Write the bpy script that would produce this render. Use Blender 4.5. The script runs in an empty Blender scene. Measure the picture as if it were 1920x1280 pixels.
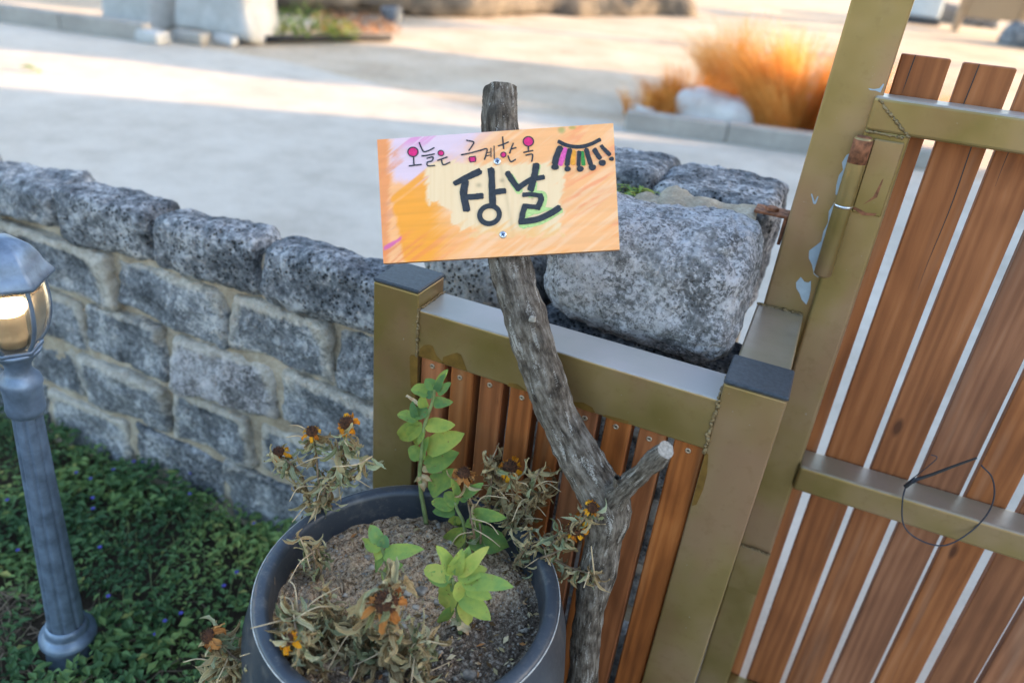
import bpy, math, random
import numpy as np
from mathutils import Vector, Matrix
R = math.radians
rng = np.random.default_rng(7); random.seed(7)
SC = bpy.context.scene
COL = SC.collection

# ---------------------------------------------------------------- camera
H = 1.30
CAM = np.array([0, 0, H])
CR = np.array([0.9067, 0.4095, 0.0963]); CW = np.array([-0.3199, 0.8200, -0.4747])
CW /= np.linalg.norm(CW); CR -= CW * (CR @ CW); CR /= np.linalg.norm(CR); CU = np.cross(CR, CW)
FPX = 1367.0
cd = bpy.data.cameras.new('camera'); cam = bpy.data.objects.new('camera', cd); COL.objects.link(cam)
cd.sensor_width = 36; cd.lens = FPX / 1920 * 36; cd.clip_start = .02; cd.clip_end = 400
m = Matrix.Identity(4)
for i in range(3):
    m[i][0] = CR[i]; m[i][1] = CU[i]; m[i][2] = -CW[i]; m[i][3] = CAM[i]
cam.matrix_world = m
SC.camera = cam
cd.dof.use_dof = True; cd.dof.focus_distance = .99; cd.dof.aperture_fstop = 2.5
# ---------------------------------------------------------------- sky, sun, exposure
SUN_AZ, SUN_EL = 28.5, 15.0
w = bpy.data.worlds.new('World'); SC.world = w; w.use_nodes = True
wn = w.node_tree.nodes; bg = wn['Background']
sk = wn.new('ShaderNodeTexSky'); sk.sky_type = 'NISHITA'; sk.sun_disc = False
sk.sun_elevation = R(SUN_EL); sk.sun_rotation = R(90 - SUN_AZ); sk.air_density = 1.0; sk.dust_density = 2.0; sk.ozone_density = 1.0
w.node_tree.links.new(sk.outputs[0], bg.inputs[0]); bg.inputs[1].default_value = .15
sd = bpy.data.lights.new('sun', 'SUN'); sun = bpy.data.objects.new('sun', sd); COL.objects.link(sun)
sd.energy = 3.7; sd.angle = R(.6); sd.color = (1, .66, .38)
sdir = Vector((math.cos(R(SUN_AZ)) * math.cos(R(SUN_EL)), math.sin(R(SUN_AZ)) * math.cos(R(SUN_EL)), math.sin(R(SUN_EL))))
sun.rotation_euler = sdir.to_track_quat('Z', 'Y').to_euler(); sun.location = (8, 6, 9)
vs = SC.view_settings; vs.view_transform = 'Standard'; vs.look = 'None'; vs.exposure = 2.28; vs.gamma = 1; vs.use_curve_mapping = False
SC.render.engine = 'CYCLES'

# ---------------------------------------------------------------- pixel helpers (photo 1920x1280)
def ray(px, py): return CW + CR * ((px - 960) / FPX) - CU * ((py - 640) / FPX)
def AZ(px, py, z): d = ray(px, py); return CAM + d * ((z - H) / d[2])
def AY(px, py, y): d = ray(px, py); return CAM + d * (y / d[1])
def AD(px, py, dep): return CAM + ray(px, py) * dep

# ---------------------------------------------------------------- numpy noise
def _h(ix, iy, iz, s):
    n = (ix.astype(np.int64) * 374761393 + iy.astype(np.int64) * 668265263 + iz.astype(np.int64) * 2147483647 + s * 974634777) & 0xFFFFFFFF
    n = ((n ^ (n >> 13)) * 1274126177) & 0xFFFFFFFF
    n = ((n ^ (n >> 16)) * 2246822519) & 0xFFFFFFFF
    return ((n ^ (n >> 15)) & 0xFFFFFF) / float(0xFFFFFF)
def vnoise(P, s=0):
    P = np.asarray(P, float); F0 = np.floor(P); f = P - F0; f = f * f * (3 - 2 * f); I = F0.astype(np.int64)
    o = 0
    for dx in (0, 1):
        for dy in (0, 1):
            for dz in (0, 1):
                wgt = (f[:, 0] if dx else 1 - f[:, 0]) * (f[:, 1] if dy else 1 - f[:, 1]) * (f[:, 2] if dz else 1 - f[:, 2])
                o = o + wgt * _h(I[:, 0] + dx, I[:, 1] + dy, I[:, 2] + dz, s)
    return o * 2 - 1
def fbm(P, s=0, o=4, g=.5):
    a, t = 1., 0
    P = np.asarray(P, float).copy()
    for k in range(o):
        t = t + a * vnoise(P, s + k * 17); P = P * 2.03 + 11.3; a *= g
    return t
def worley(P, s=0):
    P = np.asarray(P, float); F0 = np.floor(P).astype(np.int64); best = np.full(len(P), 9.)
    for dx in (-1, 0, 1):
        for dy in (-1, 0, 1):
            for dz in (-1, 0, 1):
                c = F0 + (dx, dy, dz)
                q = np.stack([c[:, k] + _h(c[:, 0], c[:, 1], c[:, 2], s + 5 + k) for k in range(3)], 1)
                best = np.minimum(best, ((P - q) ** 2).sum(1))
    return np.sqrt(best)
def sstep(a, b, x): t = np.clip((x - a) / (b - a), 0, 1); return t * t * (3 - 2 * t)

# ---------------------------------------------------------------- materials
class NT:
    def __init__(s, name):
        s.m = bpy.data.materials.new(name); s.m.use_nodes = True; s.t = s.m.node_tree; s.b = s.t.nodes['Principled BSDF']; s.out = s.t.nodes['Material Output']
    def n(s, typ, **kw):
        nd = s.t.nodes.new('ShaderNode' + typ)
        for k, v in kw.items(): setattr(nd, k, v)
        return nd
    def put(s, sock, v):
        if isinstance(v, bpy.types.NodeSocket): s.t.links.new(v, sock)
        elif isinstance(v, tuple) and len(v) == 3 and sock.type == 'RGBA': sock.default_value = (*v, 1)
        else: sock.default_value = v
    def coord(s, kind='Object', scale=(1, 1, 1), rnd=0, rot=(0, 0, 0)):
        o = s.n('TexCoord').outputs[kind]
        mp = s.n('Mapping'); s.put(mp.inputs['Vector'], o); mp.inputs['Scale'].default_value = scale; mp.inputs['Rotation'].default_value = rot
        if rnd:
            oi = s.n('ObjectInfo'); mu = s.n('Math', operation='MULTIPLY'); s.put(mu.inputs[0], oi.outputs['Random']); mu.inputs[1].default_value = rnd
            s.put(mp.inputs['Location'], mu.outputs[0])
        return mp.outputs[0]
    def noise(s, v, sc, det=4, ro=.55, dist=0):
        nd = s.n('TexNoise'); s.put(nd.inputs['Vector'], v); nd.inputs['Scale'].default_value = sc; nd.inputs['Detail'].default_value = det; nd.inputs['Roughness'].default_value = ro; nd.inputs['Distortion'].default_value = dist
        return nd.outputs['Fac']
    def vor(s, v, sc, feat='F1', rand=1):
        nd = s.n('TexVoronoi', feature=feat); s.put(nd.inputs['Vector'], v); nd.inputs['Scale'].default_value = sc; nd.inputs['Randomness'].default_value = rand
        return nd.outputs['Distance']
    def ramp(s, f, pts):
        nd = s.n('ValToRGB'); e = nd.color_ramp.elements
        while len(e) < len(pts): e.new(.5)
        for el, (p, c) in zip(e, pts):
            el.position = p; el.color = (*c, 1) if isinstance(c, tuple) else (c, c, c, 1)
        s.put(nd.inputs[0], f); return nd.outputs[0]
    def mix(s, f, a, b, blend='MIX'):
        nd = s.n('Mix', data_type='RGBA', blend_type=blend); s.put(nd.inputs[0], f); s.put(nd.inputs[6], a); s.put(nd.inputs[7], b); return nd.outputs[2]
    def math(s, op, a, b=0.):
        nd = s.n('Math', operation=op); s.put(nd.inputs[0], a); s.put(nd.inputs[1], b); return nd.outputs[0]
    def rand(s): return s.n('ObjectInfo').outputs['Random']
    def attr(s, name): return s.n('Attribute', attribute_name=name).outputs['Color']
    def bump(s, h, st=.5, d=.01):
        nd = s.n('Bump'); s.put(nd.inputs['Height'], h); nd.inputs['Strength'].default_value = st; nd.inputs['Distance'].default_value = d; return nd.outputs[0]
    def fin(s, col=None, rough=None, metal=None, normal=None, spec=None, transl=None, emit=None, est=0):
        if col is not None: s.put(s.b.inputs['Base Color'], col)
        if rough is not None: s.put(s.b.inputs['Roughness'], rough)
        if metal is not None: s.put(s.b.inputs['Metallic'], metal)
        if spec is not None: s.put(s.b.inputs['Specular IOR Level'], spec)
        if normal is not None: s.put(s.b.inputs['Normal'], normal)
        if emit is not None: s.put(s.b.inputs['Emission Color'], emit); s.b.inputs['Emission Strength'].default_value = est
        if transl:
            tr = s.n('BsdfTranslucent'); s.put(tr.inputs[0], col)
            mx = s.n('MixShader'); mx.inputs[0].default_value = transl
            s.t.links.new(s.b.outputs[0], mx.inputs[1]); s.t.links.new(tr.outputs[0], mx.inputs[2]); s.t.links.new(mx.outputs[0], s.out.inputs[0])
        return s.m

def mat_simple(name, col, rough=.6, metal=0, var=.25, sc=30, bump=0, spec=.5, transl=None, rnd=5):
    k = NT(name); v = k.coord(rnd=rnd); f = k.noise(v, sc)
    c = k.ramp(f, [(.3, tuple(x * (1 - var) for x in col)), (.7, tuple(min(1, x * (1 + var)) for x in col))])
    return k.fin(c, rough, metal, k.bump(f, bump, .003) if bump else None, spec, transl)

def mat_gold(name, tint=(1, 1, 1), skysheen=0.):
    k = NT(name); v = k.coord(rnd=3)
    n1 = k.noise(v, 6, 3, .5); n2 = k.noise(v, 60, 4, .6); n3 = k.noise(v, 260, 3); n0 = k.noise(k.coord(rnd=8, scale=(1, 1, .6)), 11, 2, .5)
    c = k.ramp(n1, [(.36, (.23, .165, .05)), (.50, (.305, .215, .085)), (.62, (.36, .245, .13))])
    c = k.mix(k.ramp(n0, [(.52, 0.), (.72, .45)]), c, (.32, .165, .105))
    c = k.mix(k.ramp(n2, [(.55, 0.), (.8, .35)]), c, (.19, .115, .04))
    sp = k.ramp(k.noise(v, 130, 3, .5), [(.745, 0.), (.76, 1.)])
    c = k.mix(k.math('MULTIPLY', sp, .35), c, (.5, .52, .52))
    ro = k.math('ADD', k.math('MULTIPLY', n2, .2), .24); me_ = .5
    if skysheen:      # sky sheen painted pale into the upper faces, plus worn silver paint
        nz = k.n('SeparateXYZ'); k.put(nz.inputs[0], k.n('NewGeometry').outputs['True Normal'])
        dm = k.math('MULTIPLY', k.ramp(k.math('ADD', nz.outputs[2], k.math('MULTIPLY', k.math('SUBTRACT', n2, .5), .5)), [(.45, 0.), (.8, 1.)]), skysheen)
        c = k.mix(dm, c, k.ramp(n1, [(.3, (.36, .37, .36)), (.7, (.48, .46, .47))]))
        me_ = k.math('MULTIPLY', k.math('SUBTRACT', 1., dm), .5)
    hb = k.math('ADD', k.math('MULTIPLY', n3, .12), k.math('MULTIPLY', k.noise(v, 16, 3, .5), 1.6))
    return k.fin(c, ro, me_, k.bump(hb, .22, .0018), .42)

def mat_wood(name, cols, along='Z', sc=1., rough=.42, knots=True):
    k = NT(name)
    s3 = {'Z': (1, 1, .07), 'X': (.07, 1, 1)}[along]
    v = k.coord(scale=s3, rnd=13)
    vk = k.coord(scale={'Z': (1, 1, .45), 'X': (.45, 1, 1)}[along], rnd=7)
    big = k.noise(vk, 9 * sc, 2, .5, 1.2)
    g = k.noise(v, 70 * sc, 5, .65, .8); fi = k.noise(v, 330 * sc, 4, .7)
    # growth rings flow round the slow noise field
    rg = k.n('TexWave', wave_type='BANDS', bands_direction='X'); k.put(rg.inputs['Vector'], v); rg.inputs['Scale'].default_value = 22 * sc; rg.inputs['Distortion'].default_value = 9; rg.inputs['Detail'].default_value = 3; rg.inputs['Detail Scale'].default_value = 1.2
    f = k.math('ADD', k.math('MULTIPLY', g, .38), k.math('ADD', k.math('MULTIPLY', big, .52), k.math('MULTIPLY', rg.outputs['Fac'], .11)))
    c = k.ramp(f, [(.28, cols[0]), (.48, cols[1]), (.60, cols[2]), (.74, cols[3])])
    hv = k.n('HueSaturation'); k.put(hv.inputs['Color'], c)
    r = k.rand(); k.put(hv.inputs['Value'], k.math('ADD', k.math('MULTIPLY', r, .3), .86)); k.put(hv.inputs['Saturation'], k.math('ADD', k.math('MULTIPLY', k.math('FRACT', k.math('MULTIPLY', r, 7.3)), .12), .92))
    kv = k.coord(scale={'Z': (1, 1, .38), 'X': (.38, 1, 1)}[along], rnd=23); kd = k.vor(kv, 15 * sc)
    c = k.mix(k.ramp(k.math('ADD', kd, k.math('MULTIPLY', k.math('SUBTRACT', g, .5), .06)), [(.045, .85), (.10, .0)]), hv.outputs[0], (cols[0][0] * .5, cols[0][1] * .5, cols[0][2] * .6))
    gy_ = k.ramp(k.noise(k.coord(scale=s3, rnd=41), 26 * sc, 4, .6), [(.55, 0.), (.75, .5)])      # greyed weathering
    c = k.mix(gy_, c, (cols[3][0] * .72, cols[3][1] * 1.05, cols[3][2] * 1.5))
    c = k.mix(k.ramp(fi, [(.62, 0.), (.86, .28)]), c, (.06, .024, .01))
    return k.fin(c, k.math('ADD', k.math('MULTIPLY', fi, .3), rough), 0, k.bump(k.math('ADD', fi, k.math('MULTIPLY', g, .8)), .35, .0012), .25)

def mat_basalt(name, lo, mid, hi, pore=220, mortar=0., bump=.8, lace=0.):
    k = NT(name); v = k.coord(rnd=31)
    n1 = k.noise(v, 11, 5, .6, .4); n2 = k.noise(v, 75, 6, .72); n3 = k.noise(v, 420, 4, .7)
    p1 = k.vor(v, pore); p2 = k.vor(v, pore * .42)
    f = k.math('ADD', k.math('MULTIPLY', n1, .5), k.math('MULTIPLY', n2, .55))
    c = k.ramp(f, [(.42, lo), (.53, mid), (.62, hi)])
    if lace:   # pale weathering crust left as a fine lacework
        lc = k.ramp(k.math('ADD', k.math('MULTIPLY', k.noise(v, 150, 6, .75, .6), .62), k.math('MULTIPLY', k.noise(v, 17, 3), .42)), [(.49, 0.), (.535, lace)])
        c = k.mix(lc, c, k.ramp(n2, [(.35, (.42, .40, .405)), (.65, (.66, .63, .645))]))
    pm = k.ramp(p1, [(.18, 1.), (.42, 0.)]); gate = k.ramp(k.noise(v, 38, 3), [(.38, 0.), (.54, 1.)])
    pm2 = k.math('MULTIPLY', k.ramp(p2, [(.10, 1.), (.28, 0.)]), k.ramp(k.noise(v, 21, 2), [(.5, 0.), (.62, 1.)]))
    pm = k.math('MAXIMUM', k.math('MULTIPLY', pm, gate), pm2)
    c = k.mix(k.math('MULTIPLY', pm, .5 if lace else .92), c, (lo[0] * .25, lo[1] * .25, lo[2] * .25))
    h = k.math('SUBTRACT', k.math('ADD', k.math('MULTIPLY', n2, .6), k.math('MULTIPLY', n3, .3)), k.math('MULTIPLY', pm, .25 if lace else .7))
    if mortar:
        sm = k.attr('smear'); sf = k.math('ADD', k.math('ADD', k.math('MULTIPLY', k.noise(v, 16, 5, .65), .8), k.math('MULTIPLY', n2, .4)), k.math('SUBTRACT', sm, .69))
        mk = k.ramp(sf, [(.36, 0.), (.60, mortar)])
        c = k.mix(mk, c, k.ramp(n2, [(.3, (.40, .35, .275)), (.7, (.64, .585, .50))]))
    return k.fin(c, .88, 0, k.bump(h, bump, .006), .25)

MT = {}
MT['gold'] = mat_gold('gold metal paint'); MT['goldsheen'] = mat_gold('sheen tinted gold metal paint', skysheen=.75); MT['goldhalfsheen'] = mat_gold('half sheen tinted gold metal paint', skysheen=.35)
MT['wood'] = mat_wood('stained slat wood', [(.11, .033, .010), (.24, .077, .023), (.34, .113, .035), (.43, .17, .058)])
MT['gatewood'] = mat_wood('stained gate wood', [(.15, .052, .021), (.265, .094, .036), (.345, .128, .050), (.42, .185, .088)], sc=.8)
MT['basalt'] = mat_basalt('dark basalt', (.050, .056, .064), (.19, .20, .216), (.47, .48, .495), pore=130, bump=1.)
MT['basalt_m'] = mat_basalt('basalt with mortar smears', (.075, .081, .090), (.215, .228, .245), (.48, .485, .49), mortar=.8)
MT['basalt_pale'] = mat_basalt('pale weathered basalt', (.085, .082, .082), (.20, .195, .196), (.38, .37, .375), pore=200, mortar=.7, lace=.62)
MT['basalt_porous'] = mat_basalt('porous basalt', (.10, .098, .095), (.27, .26, .25), (.42, .41, .39), pore=130, bump=1)
def mk_mortar():
    k = NT('lime mortar'); v = k.coord(); n = k.noise(v, 18, 5); n2 = k.noise(v, 180, 5, .7)
    c = k.ramp(k.math('ADD', k.math('MULTIPLY', n, .6), k.math('MULTIPLY', n2, .4)), [(.34, (.22, .175, .125)), (.5, (.41, .345, .26)), (.66, (.57, .51, .42))])
    return k.fin(c, .95, 0, k.bump(n2, .7, .004), .15)
MT['mortar'] = mk_mortar()
MT['cap'] = mat_simple('black plastic cap', (.035, .042, .052), .48, var=.35, sc=220, bump=.12)
def mk_bark():
    k = NT('grey bark'); uv = k.n('TexCoord').outputs['UV']
    mp = k.n('Mapping'); k.put(mp.inputs[0], uv); mp.inputs['Scale'].default_value = (1, 1, 1)
    v = mp.outputs[0]
    st = k.n('Mapping'); k.put(st.inputs[0], uv); st.inputs['Scale'].default_value = (1, .22, 1)
    n1 = k.noise(v, 40, 5, .65); n2 = k.noise(st.outputs[0], 130, 6, .7); n3 = k.noise(st.outputs[0], 110, 4, .6, .6); n4 = k.noise(v, 500, 4, .7)
    f = k.math('ADD', k.math('MULTIPLY', n2, .6), k.math('MULTIPLY', n1, .4))
    c = k.ramp(f, [(.39, (.024, .018, .013)), (.48, (.10, .080, .062)), (.56, (.20, .17, .138)), (.67, (.34, .305, .26))])
    wh = k.ramp(k.math('ADD', k.math('MULTIPLY', n3, .65), k.math('MULTIPLY', n4, .35)), [(.555, 0.), (.60, .55)])
    c = k.mix(wh, c, (.56, .53, .48))
    dk = k.ramp(k.attr('dark'), [(.0, 0.), (1., .75)])
    c = k.mix(dk, c, (.05, .042, .035))
    return k.fin(c, .9, 0, k.bump(k.math('ADD', n2, k.math('MULTIPLY', n4, .5)), .8, .004), .2)
MT['bark'] = mk_bark()
MT['cutwood'] = mat_simple('weathered cut wood', (.30, .27, .23), .9, var=.4, sc=300, bump=.4)
def mk_board():
    k = NT('painted board'); c = k.attr('paint'); v = k.coord(); n = k.noise(v, 700, 4, .7)
    c = k.mix(k.math('MULTIPLY', n, .12), c, (.7, .45, .25))
    return k.fin(c, k.math('ADD', k.math('MULTIPLY', n, .25), .35), 0, k.bump(n, .08, .001), .35)
MT['board'] = mk_board()
MT['ply'] = mat_simple('raw board edge', (.42, .19, .07), .8, var=.3, sc=200)
MT['ink'] = mat_simple('black brush paint', (.022, .024, .030), .45, var=.5, sc=250)
MT['magenta'] = mat_simple('magenta paint', (.72, .012, .16), .45, var=.2, sc=250)
MT['pinkp'] = mat_simple('pink paint', (.75, .10, .36), .45, var=.25, sc=300)
MT['orangep'] = mat_simple('orange paint', (.85, .33, .02), .45, var=.2, sc=300)
MT['greenp'] = mat_simple('green paint', (.035, .24, .035), .45, var=.4, sc=300)
MT['limep'] = mat_simple('lime paint', (.48, .62, .22), .5, var=.15, sc=300)
MT['zinc'] = mat_simple('zinc screw', (.62, .64, .68), .3, 1., var=.1, sc=300)
MT['screwdark'] = mat_simple('screw recess', (.03, .06, .12), .6, .3)
MT['brass'] = mat_simple('dull deck screw', (.50, .40, .30), .42, .85, var=.25, sc=400)
MT['brassdark'] = mat_simple('deck screw recess', (.07, .05, .035), .7)
def mk_pot():
    k = NT('slate glazed pot'); v = k.coord(); n = k.noise(v, 140, 4, .6); n2 = k.noise(v, 12, 4)
    c = k.ramp(n2, [(.3, (.036, .044, .058)), (.7, (.06, .07, .085))])
    c = k.mix(k.ramp(n, [(.58, 0.), (.75, .5)]), c, (.15, .14, .13)); n5 = k.noise(v, 35, 5, .7)
    c = k.mix(k.ramp(n5, [(.52, 0.), (.74, .45)]), c, (.20, .185, .165))
    return k.fin(c, k.math('ADD', k.math('MULTIPLY', n, .3), .22), .15, k.bump(n, .08, .001), .55)
MT['pot'] = mk_pot()
MT['potedge'] = mat_simple('pot edge highlight', (.55, .53, .48), .6, var=.4, sc=90)
def mk_soil():
    k = NT('sandy potting soil'); v = k.coord(); n1 = k.noise(v, 16, 4); n2 = k.noise(v, 190, 6, .7); n3 = k.vor(v, 330)
    dry = k.ramp(n2, [(.36, (.13, .078, .045)), (.46, (.40, .27, .165)), (.60, (.66, .49, .335))])
    wet = k.ramp(n2, [(.34, (.04, .028, .02)), (.52, (.17, .125, .09)), (.66, (.48, .40, .31))])
    d = k.attr('damp')
    c = k.mix(k.ramp(k.math('ADD', k.math('MULTIPLY', n1, .6), k.math('SUBTRACT', d, .3)), [(.35, 0.), (.65, 1.)]), dry, wet)
    return k.fin(c, .95, 0, k.bump(k.math('ADD', n2, n3), .7, .004), .1)
MT['soil'] = mk_soil()
MT['pebble'] = mat_simple('pebble', (.34, .29, .235), .85, var=.6, sc=60)
def mk_leaf(name, pts, tr=.3, rough=.75, spots=False):
    k = NT(name); r = k.rand(); v = k.coord(rnd=9); n = k.noise(v, 55, 4, .6)
    t = k.attr('ltone')
    f = k.math('ADD', k.math('MULTIPLY', n, .55), k.math('ADD', k.math('MULTIPLY', r, .38), k.math('MULTIPLY', k.math('SUBTRACT', t, .5), .55)))
    c = k.ramp(f, pts)
    if spots:
        c = k.mix(k.ramp(k.noise(v, 150, 4, .6), [(.63, 0.), (.70, .8)]), c, (.22, .13, .05))
        c = k.mix(k.ramp(k.noise(v, 60, 3, .5), [(.58, 0.), (.75, .5)]), c, (.42, .38, .10))
    return k.fin(c, rough, 0, k.bump(k.noise(v, 160, 3), .5, .0015), .2, transl=tr)
MT['leaf'] = mk_leaf('sage green leaf', [(.22, (.095, .195, .075)), (.44, (.185, .30, .075)), (.62, (.33, .41, .085)), (.85, (.55, .50, .10))], spots=True)
MT['leafpale'] = mk_leaf('pale sprout leaf', [(.22, (.15, .28, .12)), (.45, (.25, .38, .10)), (.65, (.40, .48, .10)), (.88, (.58, .54, .13))], spots=True)
MT['dead'] = mk_leaf('withered leaf', [(.22, (.10, .055, .022)), (.36, (.27, .175, .075)), (.48, (.48, .345, .18)), (.62, (.42, .37, .19)), (.75, (.68, .56, .35)), (.92, (.45, .19, .065))], tr=.15, rough=.85)
MT['deadgreen'] = mk_leaf('grey green withered leaf', [(.22, (.10, .085, .035)), (.38, (.22, .225, .10)), (.55, (.34, .37, .20)), (.75, (.54, .52, .34)), (.92, (.38, .25, .11))], tr=.15, rough=.8)
MT['stem'] = mat_simple('green stem', (.20, .25, .09), .6, var=.3, sc=60)
MT['deadstem'] = mat_simple('dry stem', (.22, .145, .085), .85, var=.5, sc=90)
MT['cone'] = mat_simple('brown seed head', (.075, .026, .008), .9, var=.8, sc=300, bump=.5)
MT['petal'] = mk_leaf('yellow orange petal', [(.25, (.42, .13, .02)), (.42, (.70, .24, .012)), (.62, (.85, .42, .02)), (.85, (.36, .17, .06))], tr=.25)
MT['drypetal'] = mk_leaf('dry orange petal', [(.25, (.20, .07, .02)), (.45, (.45, .17, .04)), (.7, (.56, .27, .09)), (.9, (.30, .14, .06))], tr=.2)
MT['lampmetal'] = mat_simple('brushed grey blue lamp metal', (.145, .20, .285), .40, .4, var=.35, sc=35, bump=.1)
def mk_glass():
    k = NT('lamp glass'); k.b.inputs['Transmission Weight'].default_value = 1; k.b.inputs['IOR'].default_value = 1.35
    return k.fin((.86, .78, .66), .16)
MT['glass'] = mk_glass()
MT['bulb'] = NT('lit bulb').fin((1, .8, .6), .4, emit=(1, .72, .42), est=9.)
MT['socket'] = mat_simple('lamp socket', (.55, .52, .47), .5)
MT['rust'] = mat_simple('rusty steel', (.22, .085, .04), .85, .2, var=.6, sc=120, bump=.5)
MT['primer'] = mat_simple('bare primer', (.33, .40, .46), .6, var=.12, sc=60)
MT['varnish'] = mat_simple('varnish smear', (.21, .115, .025), .38, .35, var=.25, sc=60)
MT['weld'] = mat_simple('painted weld bead', (.22, .155, .075), .5, .45, var=.3, sc=160, bump=.5)
MT['wire'] = mat_simple('dark wire', (.035, .04, .055), .5, .3)
MT['tape'] = mat_simple('black tape', (.02, .02, .022), .6)
MT['gcover'] = mk_leaf('ground cover leaf', [(.20, (.052, .112, .045)), (.42, (.115, .205, .072)), (.62, (.21, .31, .095)), (.9, (.46, .42, .13))], tr=.2, rough=.6)
MT['blueflower'] = mat_simple('blue petal', (.085, .07, .36), .6, var=.3, sc=100)
MT['strawpale'] = mat_simple('pale straw stalk', (.50, .37, .22), .85, var=.4, sc=70); MT['straw'] = mat_simple('dry stalk', (.20, .145, .095), .9, var=.5, sc=60)

def ground_mat(name, pts, sc=(1.2, 14, 90), bump=.5, rough=.95):
    k = NT(name); v = k.coord()
    a = k.noise(v, sc[0], 4, .6); b = k.noise(v, sc[1], 5, .65); c_ = k.noise(v, sc[2], 4, .7)
    f = k.math('ADD', k.math('MULTIPLY', a, .5), k.math('ADD', k.math('MULTIPLY', b, .3), k.math('MULTIPLY', c_, .2)))
    return k.fin(k.ramp(f, pts), rough, 0, k.bump(k.math('ADD', b, c_), bump, .006), .25)
MT['dirt'] = ground_mat('dry dirt', [(.34, (.34, .26, .18)), (.5, (.47, .39, .295)), (.66, (.58, .50, .40))])
MT['concrete'] = ground_mat('road concrete', [(.36, (.37, .33, .275)), (.5, (.495, .45, .385)), (.64, (.58, .535, .465))], sc=(.8, 5, 60), bump=.25)
MT['bedsoil'] = ground_mat('garden soil', [(.34, (.025, .018, .012)), (.5, (.06, .042, .028)), (.66, (.11, .08, .055))], sc=(5, 30, 160), bump=.9)
MT['kerb'] = ground_mat('kerb concrete', [(.34, (.25, .235, .21)), (.5, (.35, .33, .30)), (.66, (.44, .42, .38))], sc=(2, 12, 90))
MT['gravel'] = ground_mat('grey gravel', [(.34, (.045, .042, .038)), (.5, (.11, .10, .09)), (.66, (.20, .18, .155))], sc=(2, 20, 90), bump=1)
MT['whiterock'] = ground_mat('white rock', [(.34, (.45, .44, .43)), (.5, (.62, .60, .58)), (.66, (.75, .73, .70))], sc=(3, 20, 90))
MT['paleblock'] = ground_mat('pale block', [(.34, (.32, .32, .31)), (.5, (.46, .46, .45)), (.66, (.58, .58, .57))], sc=(3, 14, 60))

# ---------------------------------------------------------------- mesh helpers
def mesh(name, V, F, mat=None, smooth=True, uv=None, attrs=None):
    me = bpy.data.meshes.new(name)
    V = np.asarray(V, float)
    if isinstance(F, np.ndarray): F = F.tolist()
    me.from_pydata(V.tolist(), [], F)
    if smooth: me.polygons.foreach_set('use_smooth', [True] * len(me.polygons))
    if uv is not None:
        L = me.uv_layers.new(name='UVMap'); li = np.empty(len(me.loops), int); me.loops.foreach_get('vertex_index', li)
        L.data.foreach_set('uv', np.asarray(uv)[li].ravel())
    for an, arr in (attrs or {}).items():
        at = me.color_attributes.new(an, 'FLOAT_COLOR', 'POINT'); arr = np.asarray(arr, float)
        if arr.ndim == 1: arr = np.stack([arr] * 3, 1)
        at.data.foreach_set('color', np.c_[arr, np.ones(len(arr))].ravel())
    if mat: me.materials.append(MT[mat] if isinstance(mat, str) else mat)
    me.update(); return me
def link(name, me, parent=None, loc=None, mw=None):
    o = bpy.data.objects.new(name, me); COL.objects.link(o)
    if parent is not None: o.parent = parent
    if mw is not None: o.matrix_local = mw
    elif loc is not None: o.location = loc
    return o
def wobj(name, V, F, mat, parent=None, **k):
    """vertices in world space; origin at their centre (parents carry translation only)"""
    V = np.asarray(V, float); c = (V.min(0) + V.max(0)) / 2
    me = mesh(name, V - c, F, mat, **k)
    loc = c - (np.array(parent.get('wloc')) if parent is not None and parent.get('wloc') is not None else 0)
    return link(name, me, parent, loc)
def tag(o, label, cat=None, group=None, kind=None):
    if label: o['label'] = label
    if cat: o['category'] = cat
    if group: o['group'] = group
    if kind: o['kind'] = kind
    return o
def thing(name, label, cat, loc=(0, 0, 0), group=None):
    o = bpy.data.objects.new(name, None); COL.objects.link(o); o.location = [float(x) for x in loc]; o.empty_display_size = .05
    o['wloc'] = [float(x) for x in loc]
    return tag(o, label, cat, group)
class MB:
    def __init__(s): s.V = []; s.F = []; s.n = 0
    def add(s, V, F):
        V = np.asarray(V, float); s.V.append(V); s.F += [[i + s.n for i in f] for f in F]; s.n += len(V); return s
    def get(s): return np.concatenate(s.V), s.F
def bevbox(x0, x1, y0, y1, z0, z1, r=.002):
    """box with chamfered edges (24 verts)"""
    c = np.array([(x0 + x1) / 2, (y0 + y1) / 2, (z0 + z1) / 2]); h = np.array([(x1 - x0) / 2, (y1 - y0) / 2, (z1 - z0) / 2])
    V = []; idx = {}
    for sx in (-1, 1):
        for sy in (-1, 1):
            for sz in (-1, 1):
                for ax in range(3):
                    s = np.array([sx, sy, sz], float); p = s * (h - r); p[ax] = s[ax] * h[ax]
                    idx[(sx, sy, sz, ax)] = len(V); V.append(c + p)
    F = []
    for ax in range(3):
        b, d = [(1, 2), (2, 0), (0, 1)][ax]
        for s in (-1, 1):
            q = []
            for u, v in ((-1, -1), (1, -1), (1, 1), (-1, 1)):
                k = [0, 0, 0]; k[ax] = s; k[b] = u; k[d] = v; q.append(idx[(*k, ax)])
            F.append(q if s > 0 else q[::-1])
    for ax in range(3):
        b, d = [(1, 2), (2, 0), (0, 1)][ax]
        for u in (-1, 1):
            for v in (-1, 1):
                k0 = [0] * 3; k0[b] = u; k0[d] = v; ka = list(k0); ka[ax] = -1; kb = list(k0); kb[ax] = 1
                q = [idx[(*ka, b)], idx[(*kb, b)], idx[(*kb, d)], idx[(*ka, d)]]
                F.append(q if u * v > 0 else q[::-1])
    for sx in (-1, 1):
        for sy in (-1, 1):
            for sz in (-1, 1):
                q = [idx[(sx, sy, sz, a)] for a in range(3)]; F.append(q if sx * sy * sz > 0 else q[::-1])
    return np.array(V), F
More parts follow.
